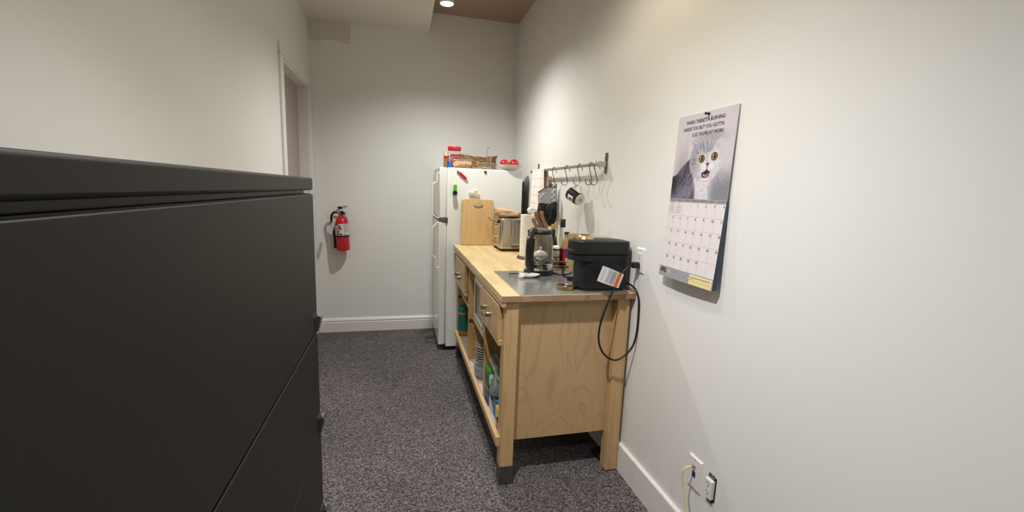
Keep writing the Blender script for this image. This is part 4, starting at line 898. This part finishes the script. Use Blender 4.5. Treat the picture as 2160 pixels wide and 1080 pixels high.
put(smooth(.66, .80, U)*smooth(.42, .2, V), (150, 152, 158)); put(ell(.95, .08, .22, .12, .6)*.6, (122, 126, 134)); put(smooth(.8, 1, U)*smooth(.35, .7, V)*.6, (206, 202, 206))
body = poly([(-.02, -.02), (-.02, .27), (.08, .30), (.15, .37), (.24, .44), (.32, .49), (.40, .40), (.52, .25), (.70, .22), (.695, .10), (.69, -.02)], .012)
put(body, (104, 98, 110)); put(body*ell(.22, .34, .22, .12, .8, .75)*.95, (44, 38, 46)); put(body*ell(.40, .22, .10, .18, .7)*.6, (120, 112, 120))
st = smooth(.4, .8, nz(11, 16, 5)); put(body*st*.55, (62, 58, 70)); st = smooth(.4, .9, nz(60, 30, 6)); put(body*st*.45, (160, 160, 178)); put(body*smooth(.3, .8, nz(6, 5, 8))*.35, (140, 140, 160))
put(body*ell(.03, .20, .07, .12, .8), (34, 30, 38)); put(body*ell(.42, .05, .03, .2, .8, -.4)*.6, (60, 54, 62))
chest = poly([(.40, .27), (.44, .16), (.46, .06), (.48, -.02), (.70, -.02), (.69, .14), (.72, .27), (.6, .32)], .03)
put(chest*.92, (232, 230, 232)); put(chest*smooth(.5, .75, nz(30, 50, 9))*.35, (176, 172, 180))
head = np.maximum.reduce([ell(.575, .45, .275, .225, .05), ell(.55, .53, .24, .15, .06), ell(.60, .34, .20, .13, .08)])
earL = poly([(.295, .675), (.36, .695), (.45, .66), (.47, .60), (.40, .57), (.345, .59)], .008); earR = poly([(.72, .65), (.79, .685), (.845, .67), (.85, .60), (.80, .54)], .012)
put(earL, (206, 204, 212)); put(earR, (206, 204, 211)); put(head, (194, 192, 201))
put(earL*poly([(.32, .67), (.40, .655), (.38, .60), (.35, .605)], .012)*.6, (150, 146, 156)); put(stroke([(.30, .67), (.35, .692), (.45, .655)], .004)*.5, (120, 116, 126))
put(head*ell(.66, .42, .22, .20, .6)*.7, (234, 232, 235)); put(head*ell(.37, .42, .10, .20, .9)*.75, (150, 144, 154)); put(head*ell(.50, .60, .14, .08, .9)*.5, (160, 158, 172)); put(head*smooth(.3, .9, nz(90, 45, 12))*.3, (150, 148, 160)); put(head*smooth(.4, .9, nz(45, 90, 13))*.25, (226, 226, 232))
for pts, w in (([(.50, .655), (.52, .60), (.545, .55)], .012), ([(.57, .665), (.585, .61), (.595, .555)], .013), ([(.64, .66), (.635, .61), (.625, .56)], .012), ([(.69, .65), (.67, .60), (.65, .56)], .010), ([(.46, .64), (.47, .59)], .010), ([(.40, .56), (.44, .54)], .008), ([(.36, .47), (.41, .47)], .008), ([(.34, .42), (.40, .43)], .008)): put(stroke(pts, w, .016)*head*.55, (104, 102, 114))
put(stroke([(.59, .55), (.60, .47), (.612, .42)], .010, .012)*.35, (150, 146, 152))
for cx, cy, r_ in ((.513, .471, 1), (.720, .487, 1)):
    put(ell(cx, cy, .066, .056, .15), (224, 222, 226)); put(ell(cx, cy, .053, .046, .08), (44, 32, 28)); put(ell(cx, cy-.002, .045, .038, .08), (146, 100, 52)); put(ell(cx-.012, cy-.010, .022, .020, .7)*.5, (196, 156, 100))
    put(ell(cx+.002, cy+.002, .014, .031, .12), (24, 18, 18)); put(ell(cx-.018, cy+.018, .008, .008, .3), (246, 244, 240))
put(ell(.575, .385, .058, .040, .35)*.8, (236, 234, 236)); put(ell(.672, .392, .055, .040, .35)*.8, (240, 238, 240))
put(poly([(.595, .412), (.655, .416), (.626, .375)], .008), (120, 74, 72)); put(stroke([(.600, .414), (.65, .417)], .005)*.8, (50, 36, 38)); put(stroke([(.626, .378), (.624, .35)], .005), (40, 28, 30))
mouth = poly([(.624, .352), (.585, .325), (.540, .31), (.548, .272), (.585, .250), (.625, .252), (.662, .275), (.682, .325), (.655, .328)], .006)
put(mouth, (40, 26, 28)); put(mouth*ell(.612, .278, .036, .018, .25), (196, 124, 124)); put(mouth*ell(.574, .288, .007, .012, .3), (238, 232, 228)); put(mouth*ell(.65, .296, .006, .011, .3), (238, 232, 228))
put(ell(.60, .238, .07, .018, .5)*.7, (240, 238, 240))
for x0, y0, x1, y1 in ((.55, .37, .30, .19), (.55, .36, .34, .13), (.56, .35, .40, .20), (.54, .38, .24, .25), (.70, .37, .90, .25), (.70, .36, .93, .17), (.70, .38, .96, .33), (.70, .35, .84, .14)): put(stroke([(x0, y0), ((x0+x1)/2, (y0+y1)/2+.02), (x1, y1)], .0014, .0022)*.6, (246, 245, 246))
cat_o = cat_mb.build('cat_picture', painted('calendar_photo', .38), cal, smooth=False)
s_ = IMG/255; L_ = np.where(s_ <= .04045, s_/12.92, ((s_+.055)/1.055)**2.4)*.92
att = cat_o.data.color_attributes.new('print', 'FLOAT_COLOR', 'POINT')
att.data.foreach_set('color', np.concatenate([L_, np.ones(L_.shape[:2]+(1,))], -1).astype(np.float32).ravel())
tm = MB(); CF = lambda u, v: frame(UP(u, v, .0006), (0, -1, 0), (.03, 0, 1))
for s0, u0, v0, wd_ in (("WHEN THERE'S A BURNING", .155, .890, .655), ("INSIDE YOU BUT YOU GOTTA", .118, .815, .69), ("CUZ YOU'RE AT WORK.", .285, .741, .535)):
    w0 = max(p.x for p in (text(MB(), s0, Matrix.Identity(4), 1).v)); text(tm, s0, CF(u0, v0), wd_*CW/w0, sxy=(1, 1.12), bold=.022)
tm.build('caption', INK, cal, smooth=False)
# stack of pages below the fold
for k in range(6):
    MB().grid(lambda u, v: LO(u*1.04, v)+Vector((.0012+.0022*(k+1)*(.35+.65*v)*(1 if k else .4), -.0012*(k+1)*v, .0008*(k+1)*v)), 2, 6).build('page', mat('page_edge_blue', (96, 106, 124), .5) if k % 2 else mat('page_edge_dark', (66, 72, 88), .5), cal, smooth=False, solid=.0007)
MB().grid(lambda u, v: LO(u*1.04, v), 8, 10).build('month_page', PAPER, cal, smooth=False, solid=.0008)
def strip(mb_, u0, u1, v0, v1, off=.0008, n=4):
    return mb_.grid(lambda a, b_: LO(u0+(u1-u0)*a, v1+(v0-v1)*b_, off), n, 1)
GREYB = mat('grey_band', (152, 152, 154), .5)
strip(MB(), 0, 1.04, -.012, .032, n=8).build('weekday_band', GREYB, cal, smooth=False); strip(MB(), 0, 1.04, .868, 1.0, n=8).build('month_band', GREYB, cal, smooth=False)
gl = MB()
for r_ in range(1, 5): strip(gl, .0, 1.04, .033+.167*r_-.001, .033+.167*r_+.001, n=8)
for c in range(1, 7): strip(gl, 1.04*c/7-.001, 1.04*c/7+.001, .033, .868, n=1)
gl.build('grid_lines', mat('pale_grid_ink', (176, 172, 172), .6), cal, smooth=False)
LF = lambda u, v, o_=.0010: frame(LO(u, v, o_), LO(u+.02, v, o_)-LO(u-.02, v, o_), (-.0, 0, 1) if False else LO(u, v-.02)-LO(u, v+.02))
dm = MB(); d_ = 1
for r_ in range(5):
    for c in range(7):
        if r_ == 0 and c < 3 or d_ > 30: continue
        text(dm, str(d_), LF(1.04*(c+.86)/7, .033+.167*r_+.042), .0125, 'CENTER'); d_ += 1
for c, n_ in enumerate(('SUNDAY', 'MONDAY', 'TUESDAY', 'WEDNESDAY', 'THURSDAY', 'FRIDAY', 'SATURDAY')): text(dm, n_, LF(1.04*(c+.5)/7, .018), .0075, 'CENTER')
text(dm, 'MARCH', LF(.07, .055), .006, 'CENTER'); text(dm, 'MAY', LF(.215, .055), .006, 'CENTER')
stuff(dm.build('dates', INK, cal, smooth=False))
sm = MB()
for u0 in (.02, .165):
    for r_ in range(5):
        for c in range(7): strip(sm, u0+.0155*c, u0+.0155*c+.009, .075+.022*r_, .083+.022*r_, n=1)
sm.build('small_month_tables', GREYINK, cal, smooth=False)
text(MB(), 'APRIL', LF(.03, .945, .0012), .021, sxy=(.8, 1.25), bold=.025).build('month_name', INK, cal, smooth=False)
text(MB(), '2026', LF(.175, .945, .0012), .018, sxy=(.8, 1.2)).build('year', PAPER, cal, smooth=False)
nt_ = strip(MB(), .645, 1.03, .878, .995, .0013).build('yellow_note', mat('note_yellow', (226, 212, 150), .6), cal, smooth=False)
nm_ = MB(); strip(nm_, .665, 1.0, .905, .915, .0017); strip(nm_, .665, .72, .93, .938, .0017); strip(nm_, .72, 1.0, .950, .953, .0017)
nm_.build('note_print', GREYINK, nt_, smooth=False)
strip(MB(), .523, .533, .93, .942, .0011, 1).build('punched_hole', INK, cal, smooth=False)
ppx = UP(.545, .968)
tag(MB().lathe([(.0012, -.004), (.0012, .001), (.0055, .0015), (.0055, .003), (.0032, .005), (.0030, .011), (.0050, .0135), (.0048, .016), (0, .0165)], 14, M=frame(ppx, (0, -1, 0), (0, 0, 1))).build('push_pin', BLACK), 'black push pin holding the top of the calendar', 'push pin')
# ================================================================== fire extinguisher on the back wall
fe = thing('fire_extinguisher', 'red fire extinguisher with white label and paper tag hanging on the back wall', 'fire extinguisher', (-1.545, 2.33, .77))
ax = Vector((-.016, 0, .30)).normalized(); E_ = Matrix.Translation((-1.540, 2.332, .770)) @ ax.to_track_quat('Z', 'Y').to_matrix().to_4x4()
E_ = frame((-1.538, 2.332, .770), (1, 0, .053), (0, 1, 0)); R_ = .056
MB().lathe([(0, 0), (.052, 0), (R_, .005), (R_, .245), (.052, .268), (.040, .285), (.024, .295), (.020, .302), (.018, .312)], 36, M=E_).build('cylinder', RED, fe)
lb = MB().lathe([(R_+.0006, .135), (R_+.0006, .235)], 24, M=E_, a0=-2.75, a1=-.15).build('label', mat('label_white', (214, 210, 204), .5), fe)
for a0, a1, z0, z1, mm in ((-2.7, -1.9, .224, .232, INK), (-1.95, -1.6, .198, .220, RED), (-1.75, -1.5, .185, .2, INK), (-2.2, -1.9, .190, .196, INK), (-2.15, -1.85, .158, .178, RED), (-2.25, -1.95, .138, .152, INK), (-1.8, -1.45, .138, .152, INK), (-1.2, -.8, .139, .150, GREYINK)):
    MB().lathe([(R_+.001, z0), (R_+.001, z1)], 8, M=E_, a0=a0, a1=a1).build('label_print', mm, lb)
fp = MB()
for k in range(12): fp.lathe([(R_+.001, .160+.006*k), (R_+.001, .163+.006*k)], 6, M=E_, a0=-1.2, a1=-.35)
fp.build('fine_print', GREYINK, lb)
MB().lathe([(R_+.002, .120), (R_+.002, .133)], 36, M=E_, a0=0, a1=6.2832).build('black_band', RUBBER, fe)
dmn = [E_ @ Vector(((R_+.0008)*math.cos(t_), (R_+.0008)*math.sin(t_), z)) for t_, z in ((-2.45, .070), (-2.0, .058), (-1.45, .068), (-2.0, .082))]
cc = E_ @ Vector(((R_+.0012)*math.cos(-1.97), (R_+.0012)*math.sin(-1.97), .07)); MB().add(dmn+[cc], [(0, 1, 4), (1, 2, 4), (2, 3, 4), (3, 0, 4)]).build('diamond_mark', mat('mark_silver', (196, 190, 186), .4), fe, smooth=False)
MB().lathe([(R_+.0016, .066), (R_+.0016, .074)], 6, M=E_, a0=-2.2, a1=-1.72).build('mark_print', INK, fe)
P_ = lambda x, y, z: E_ @ Vector((x, y, z))
vl = MB().cyl(P_(0, 0, .305), P_(0, 0, .345), .017, .014).cyl(P_(-.03, 0, .33), P_(.012, 0, .33), .011).build('valve', STEEL, fe)
MB().lathe([(0, -.004), (.015, -.004), (.016, .004), (.014, .008), (0, .009)], 20, M=frame(P_(.016, -.020, .330), (1, 0, 0), (0, 0, 1))).build('gauge', BLACK, vl)
MB().tube([P_(-.03, 0, .345), P_(-.01, -.004, .362), P_(.02, -.008, .372), P_(.058, -.014, .386)], [.010, .011, .0095, .008], 10, flat=.6, ref=(0, 0, 1)).build('top_lever', CHROME, fe)
MB().tube([P_(-.01, -.006, .338), P_(.020, -.012, .318), P_(.045, -.02, .285), P_(.062, -.025, .258)], [.010, .0095, .009, .007], 10, flat=.6, ref=(0, 0, 1)).build('carry_handle', CHROME, fe)
MB().super(P_(.0, -.004, .374), (.020, .014, .010), .5).build('lever_cap', BLACK, fe)
MB().tube(smooth_path([P_(-.022, 0, .33), P_(-.050, -.004, .335), P_(-.076, -.004, .305), P_(-.078, 0, .25), P_(-.070, 0, .18), P_(-.066, 0, .10), P_(-.066, 0, .03)], 5), .0095, 10).build('hose', RUBBER, fe)
MB().tube([P_(-.066, 0, .1), P_(-.066, 0, .02)], [.0095, .013], 12).build('nozzle', BLACK, fe)
MB().tube(smooth_path([P_(-.02, -.004, .36), P_(-.05, -.01, .41), P_(-.055, -.005, .43)], 4), .0008, 5).build('tag_wire', DARKSTEEL, fe)
TG = [Vector(p) for p in ((-1.606, 2.262, 1.058), (-1.650, 2.268, .925), (-1.622, 2.262, .914), (-1.582, 2.255, 1.05))]
tgo = MB().quad(*TG).build('paper_tag', PAPER, fe, smooth=False, solid=.0008)
tp = MB()
for k in range(4):
    t0 = .25+.16*k; p0 = TG[0].lerp(TG[1], t0).lerp(TG[3].lerp(TG[2], t0), .25); p1 = TG[0].lerp(TG[1], t0).lerp(TG[3].lerp(TG[2], t0), .75-.1*(k % 2)); dn = (TG[1]-TG[0]).normalized()*.004; o_ = Vector((-.0002, -.0012, 0))
    tp.quad(p0+o_, p0+dn+o_, p1+dn+o_, p1+o_)
tp.build('tag_print', GREYINK, tgo, smooth=False)
MB().box(-1.575, -1.515, 2.388, 2.4025, .80, 1.04).box(-1.555, -1.525, 2.38, 2.4025, 1.03, 1.10).build('wall_bracket', BLACK, fe, smooth=False)
# ================================================================== on the side of the refrigerator
FS = FY0-.0002
rkn = thing('pocketknife_magnet', 'red pocketknife-shaped magnet high on the refrigerator side', 'magnet', (-.57, FS, 1.448))
A0, A1 = Vector((-.612, FS-.006, 1.484)), Vector((-.527, FS-.006, 1.412)); dk = (A1-A0).normalized(); nk = Vector((0, -1, 0)); MK = frame((A0+A1)/2, dk, dk.cross(nk) if False else nk.cross(dk))
MB().prism(rrect(-.034, .038, -.0095, .0095, .004), 'z', -.006, .005).xf(MK).build('red_body', RED, rkn, bevel=.0015)
MB().cyl(MK @ Vector((-.036, 0, 0)), MK @ Vector((-.052, 0, 0)), .006).super(MK @ Vector((-.053, 0, 0)), (.008, .006, .008), .8).build('clasp', CHROME, rkn)
MB().cyl(MK @ Vector((.038, 0, 0)), MK @ Vector((.052, 0, 0)), .008, .003).build('tip', CHROME, rkn)
gc = thing('green_magnet_clip', 'bright green magnet clip with dark round end on the refrigerator side', 'magnet', (-.629, FS, 1.335))
LIME = mat('lime_plastic', (104, 178, 40), .35)
MB().prism([(x*.001-.629, z*.001+1.335) for x, z in ((-12, 38), (-7, 43), (9, 42), (14, 37), (13, 5), (9, -40), (0, -46), (-14, -42), (-18, -28), (-14, 5))], 'y', FS-.024, FS).build('clip_body', LIME, gc, bevel=.006, seg=3)
MB().lathe([(.018, 0), (.0185, .012), (.015, .016), (.012, .013), (0, .012)], 24, M=frame((-.631, FS-.022, 1.310), (1, 0, 0), (0, 0, 1))).build('round_end', mat('dark_lens', (28, 34, 44), .25), gc)
wc = thing('white_magnet_clip', 'white magnetic clip with black lettering above the cutting board', 'magnet', (-.474, FS, 1.32))
IV = mat('ivory_plastic', (226, 224, 198), .4); MW = frame((-.474, FS-.009, 1.306), (1, 0, -.13), (0, 0, 1))
MB().prism(rrect(-.042, .042, -.011, .011, .003), 'z', -.009, .004).xf(MW).build('clip_bar', IV, wc, bevel=.001)
MB().lathe([(.0155, -.009), (.0155, -.002), (.012, .001), (0, .002)], 24, M=MW @ Matrix.Translation((.006, .026, 0))).build('clip_disc', IV, wc)
MB().prism([(-.004, .009), (.016, .009), (.014, .02), (-.002, .02)], 'z', -.008, -.001).xf(MW).build('clip_neck', IV, wc)
text(MB(), 'MAGNETIC CLIP', MW @ Matrix.Translation((0, -.004, .0046)), .0118, 'CENTER').build('lettering', INK, wc, smooth=False)
tag(MB().lathe([(.0098, 0), (.0102, .002), (.0095, .006), (0, .007)], 24, M=frame((-.3865, FS, 1.484), (1, 0, 0), (0, 0, 1))).build('button_magnet', BLACKM), 'small round black magnet near the top of the refrigerator side', 'magnet')
# ================================================================== on top of the refrigerator
ZF = FZ+.0005
jx, jy = -.616, 1.962
pj = thing('snack_jar', 'clear plastic snack jar with red screw lid on top of the refrigerator', 'jar', (jx, jy, ZF))
MB().lathe([(0, ZF), (.060, ZF), (.066, ZF+.006), (.067, ZF+.09), (.064, ZF+.118), (.053, ZF+.136), (.050, ZF+.146)], 36, c=(jx, jy, 0)).build('jar_body', PLASTIC, pj)
MB().lathe([(.0535, ZF+.146), (.055, ZF+.149), (.055, ZF+.172), (.052, ZF+.176), (0, ZF+.176)], 40, c=(jx, jy, 0)).build('lid', mat('red_lid', (196, 22, 38), .35), pj)
stuff(MB().lathe([(0, ZF+.002), (.062, ZF+.003), (.063, ZF+.03), (.0635, ZF+.06), (.063, ZF+.085), (.055, ZF+.1), (.03, ZF+.106), (0, ZF+.108)], 40, c=(jx, jy, 0)).build('snack_pieces', mat('pretzel_fill', (196, 160, 104), .8, var=.35, scale=60, bump=.8, bscale=70), pj))
for nm, a0, a1, z0, z1, mm in (('red_label', -2.2, -.6, .012, .112, mat('jar_red', (158, 24, 40), .45)), ('white_label', -2.75, -2.2, .04, .108, mat('jar_white', (206, 196, 190), .5)), ('blue_label', -2.72, -2.05, .006, .05, mat('jar_blue', (26, 110, 190), .45))):
    ll = MB().lathe([(.0674 if nm[0] != 'b' else .0678, ZF+z0), (.0674 if nm[0] != 'b' else .0678, ZF+z1*.8), (.0674 if z1 < .1 else .066, ZF+z1)], 14, c=(jx, jy, 0), a0=a0, a1=a1).build(nm, mm, pj)
    if nm[0] == 'w':
        st_ = MB()
        for k in range(5): st_.lathe([(.0680, ZF+.050+.011*k), (.0680, ZF+.056+.011*k)], 6, c=(jx, jy, 0), a0=-2.62, a1=-2.3)
        st_.build('label_print', INK, ll)
pk = thing('snack_packet', 'narrow upright yellow, red and brown snack packet at the front of the refrigerator top', 'packet', (-.69, 1.93, ZF))
for nm, z0, z1, mm in (('brown_panel', 0, .074, mat('packet_brown', (126, 92, 58), .4, var=.35, scale=40)), ('red_band', .074, .096, mat('packet_red', (150, 20, 34), .4)), ('yellow_panel', .096, .124, mat('packet_yellow', (216, 186, 110), .4, var=.2, scale=30))):
    MB().prism([(-.704, ZF+z0), (-.679, ZF+z0), (-.6785+.001, ZF+z1), (-.7025, ZF+z1)] if z1 < .12 else [(-.7025, ZF+z0), (-.6785, ZF+z0), (-.681, ZF+z1-.008), (-.692, ZF+z1), (-.702, ZF+z1-.004)], 'y', 1.90, 1.97).build(nm, mm, pk, smooth=False, bevel=.002)
# open clear clamshell with cookies
ct = thing('clamshell_tub', 'open clear plastic clamshell of cookies on the refrigerator top', 'container', (-.565, 1.86, ZF))
def tray_mb(x0, x1, y0, y1, z0, z1, fl=.012):
    o0 = rrect(x0+fl, x1-fl, y0+fl, y1-fl, .018); o1 = rrect(x0, x1, y0, y1, .02); k = len(o0)
    m_ = MB(); m_.add([(a_, b_, z0) for a_, b_ in o0]+[(a_, b_, z1) for a_, b_ in o1], [(i, (i+1) % k, k+(i+1) % k, k+i) for i in range(k)]+[tuple(reversed(range(k)))])
    return m_, [(a_, b_, z1) for a_, b_ in o1]
m_, rim = tray_mb(-.650, -.482, 1.795, 1.885, ZF+.0006, ZF+.064); m_.build('tub_body', PLASTIC, ct); MB().tube(rim, .0028, 6, closed=True).build('rim', FROST, ct)
MB().box(-.645, -.487, 1.888, 1.890, ZF+.05, ZF+.092).build('raised_lid', PLASTIC, ct, smooth=False)
MB().tube([(-.645, 1.887, ZF+.092), (-.487, 1.887, ZF+.092)], .0025, 6).build('lid_rim', FROST, ct)
MB().prism([(-.650, ZF+.062), (-.668, ZF+.064), (-.652, ZF+.086), (-.646, ZF+.086)], 'y', 1.80, 1.83).build('corner_tab', FROST, ct, smooth=False)
COOK = mat('cookie', (188, 142, 92), .85, var=.22, scale=90, bump=1, bscale=120, rnd=.1); CHIP = mat('chocolate_chip', (74, 44, 28), .6)
def cookie(c, tilt, yaw, lab, grp, r_=.032):
    M = Matrix.Translation(c) @ Matrix.Rotation(yaw, 4, 'Z') @ Matrix.Rotation(tilt, 4, 'Y')
    t = thing('cookie', lab, 'cookie', c, grp)
    q = MB().lathe([(0, -.006), (r_*.85, -.006), (r_, -.001), (r_*.92, .005), (r_*.5, .008), (0, .009)], 20)
    for i, p in enumerate(q.v): q.v[i] = p+Vector(noise.noise_vector(p*90+Vector(c)*30))*.0018
    q.xf(M).build('cookie_body', COOK, t); ch = MB()
    for k in range(6):
        a_ = k*1.1+c[0]*40; rr_ = r_*(.3+.5*((k*37) % 10)/10); ch.super(M @ Vector((rr_*math.cos(a_), rr_*math.sin(a_), .0065)), (.003, .003, .003), 1, 6, 4)
    ch.build('chocolate_chips', CHIP, t)
labs = ['leftmost, dark-sided cookie leaning in the open clear clamshell', 'second cookie from the left leaning in the clear clamshell', 'middle cookie leaning in the clear clamshell', 'second cookie from the right leaning in the clear clamshell', 'rightmost cookie leaning in the clear clamshell']
for k, (cx_, cy_) in enumerate(((-.612, 1.845), (-.588, 1.838), (-.562, 1.832), (-.540, 1.838), (-.517, 1.842))): cookie((cx_, cy_, ZF+.034), -.95+.06*k, .9-.05*k, labs[k], 'cookies in the clamshell')
t2 = thing('clear_food_tub', 'low clear plastic tub holding a few flat cookies on the refrigerator top', 'container', (-.38, 1.84, ZF))
m_, rim = tray_mb(-.458, -.302, 1.795, 1.890, ZF+.0006, ZF+.050); m_.build('tub_body', PLASTIC, t2); MB().tube(rim, .0032, 6, closed=True).build('rim', FROST, t2)
B(-.45, -.31, 1.80, 1.885, ZF+.050, ZF+.0525).build('lid', PLASTIC, t2, smooth=False)
for k, (cx_, cy_, z) in enumerate(((-.420, 1.835, .009), (-.381, 1.846, .013), (-.342, 1.836, .009))): cookie((cx_, cy_, ZF+z), .06*(k-1), k, ['left', 'middle', 'right'][k]+' flat cookie in the low clear tub', 'cookies in the low tub', .026)
ckl = cookie((-.470, 1.868, ZF+.0095), .1, .3, 'cookie lying on the refrigerator between the two clear tubs', 'loose cookies', .022)
# wicker basket
bk = thing('wicker_basket', 'brown woven wicker basket at the back of the refrigerator top', 'basket', (-.4, 2.14, ZF))
WICK = mat('wicker', (146, 108, 66), .7, var=.35, scale=60, rnd=.22, bump=.6, bscale=200)
def bper(s, fl, inset=0):
    p = rrect(-.535-fl+inset, -.262+fl-inset, 2.035-fl*.5+inset, 2.25+fl*.5-inset, .03, 5); k = len(p); f = s*k; i = int(f) % k; t = f-int(f); a_, b_ = p[i], p[(i+1) % k]
    return a_[0]+(b_[0]-a_[0])*t, a_[1]+(b_[1]-a_[1])*t
for r_ in range(8):
    pts = []; n = 420
    for i in range(n):
        s = i/n; fl = .002+.018*(r_/8); x, y = bper(s, fl); w = math.sin(math.pi*(i/3+r_))*.0030
        cxn = (x+.3985)/.15; sag = .012*(cxn*cxn)*(r_/7)
        dx, dy = x+.3985, y-2.14; dl = math.hypot(dx, dy); pts.append((x+dx/dl*w, y+dy/dl*w, ZF+.0075+.0122*r_+sag))
    MB().tube(pts, .0062, 6, closed=True).build('wicker_strand', WICK, bk)
for half in (0, 1):
    pts = []
    for i in range(220):
        s = i/220; x, y = bper(s, .022); cxn = (x+.3985)/.15; ph_ = s*2*math.pi*34+half*math.pi
        pts.append((x+.004*math.cos(ph_), y+.004*math.cos(ph_), ZF+.106+.014*cxn*cxn+.005*math.sin(ph_)))
    MB().tube(pts, .0055, 6, closed=True).build('braided_rim', WICK, bk)
B(-.53, -.27, 2.045, 2.24, ZF+.001, ZF+.006).build('basket_floor', WICK, bk, smooth=False)
# chrome holder with wire loop
wh = thing('chrome_holder', 'chrome paper towel holder with tall wire loop on the refrigerator top', 'holder', (-.30, 1.945, ZF))
MB().lathe([(.068, ZF), (.07, ZF+.003), (.068, ZF+.008), (.05, ZF+.011), (0, ZF+.012)], 36, c=(-.300, 1.955, 0)).build('base', STEEL, wh)
lp = [(-.343, 1.95, ZF+.008), (-.343, 1.95, ZF+.165)]+[(-.327-.016*math.cos(a_), 1.95, ZF+.170+.018*math.sin(a_)) for a_ in [math.pi*k/8 for k in range(9)]]+[(-.311, 1.95, ZF+.165), (-.311, 1.95, ZF+.010)]
MB().tube(lp, .0032, 8).build('wire_loop', CHROME, wh)
MB().super((-.3375, 1.942, ZF+.085), (.008, .008, .008), 1).build('ball_knob', CHROME, wh)
p2 = MB().cyl((-.266, 1.945, ZF+.008), (-.266, 1.945, ZF+.086), .0036).build('side_post', CHROME, wh); MB().super((-.266, 1.945, ZF+.091), (.007, .007, .0075), 1).build('post_knob', CHROME, p2)
# fruit bowl
bx_, by_ = -.168, 1.845
tag(MB().lathe([(0, ZF), (.042, ZF), (.052, ZF+.006), (.084, ZF+.030), (.112, ZF+.041), (.113, ZF+.043), (.108, ZF+.0435), (.080, ZF+.034), (.045, ZF+.010), (0, ZF+.006)], 48, c=(bx_, by_, 0)).build('fruit_bowl', CERAMIC), 'shallow white bowl of apples overhanging the refrigerator edge', 'bowl')
def apple(name, lab, cat, c, r_, m, sd):
    t = thing(name, lab, cat, (c[0], c[1], c[2]-r_*.85), 'fruit in the white bowl')
    pr_ = []
    for i in range(17):
        a_ = -math.pi/2+math.pi*i/16; rr_ = r_*math.cos(a_)*(1+.06*math.sin(a_)); z = r_*.90*math.sin(a_)
        if a_ > 1.0: z -= r_*.22*((a_-1.0)/.57)**1.5
        if a_ < -1.2: z += r_*.1
        pr_.append((max(rr_, 0), z))
    M = Matrix.Translation(c) @ Matrix.Rotation(sd, 4, 'Y') @ Matrix.Rotation(.5, 4, 'X'); MB().lathe(pr_, 28, M=M).build('fruit_body', m, t)
    MB().tube([M @ Vector((0, 0, r_*.62)), M @ Vector((.001, 0, r_*.8)), M @ Vector((.004, 0, r_*1.0))], .0014, 6).build('stem', mat('stem', (70, 48, 26), .8), t)
AP = mat('apple_red', (178, 34, 46), .22, var=.4, scale=26, stretch=(1, 1, .4), coat=.4)
apple('apple', 'red apple at the left of the white bowl', 'apple', (-.219, 1.832, ZF+.0545), .036, AP, .15)
apple('apple', 'larger red apple at the right of the white bowl', 'apple', (-.134, 1.838, ZF+.0565), .0405, AP, -.2)
apple('peach', 'orange-yellow peach peeking between the two red apples', 'peach', (-.180, 1.90, ZF+.058), .034, mat('peach_skin', (216, 150, 70), .6, var=.25, scale=20), 0)
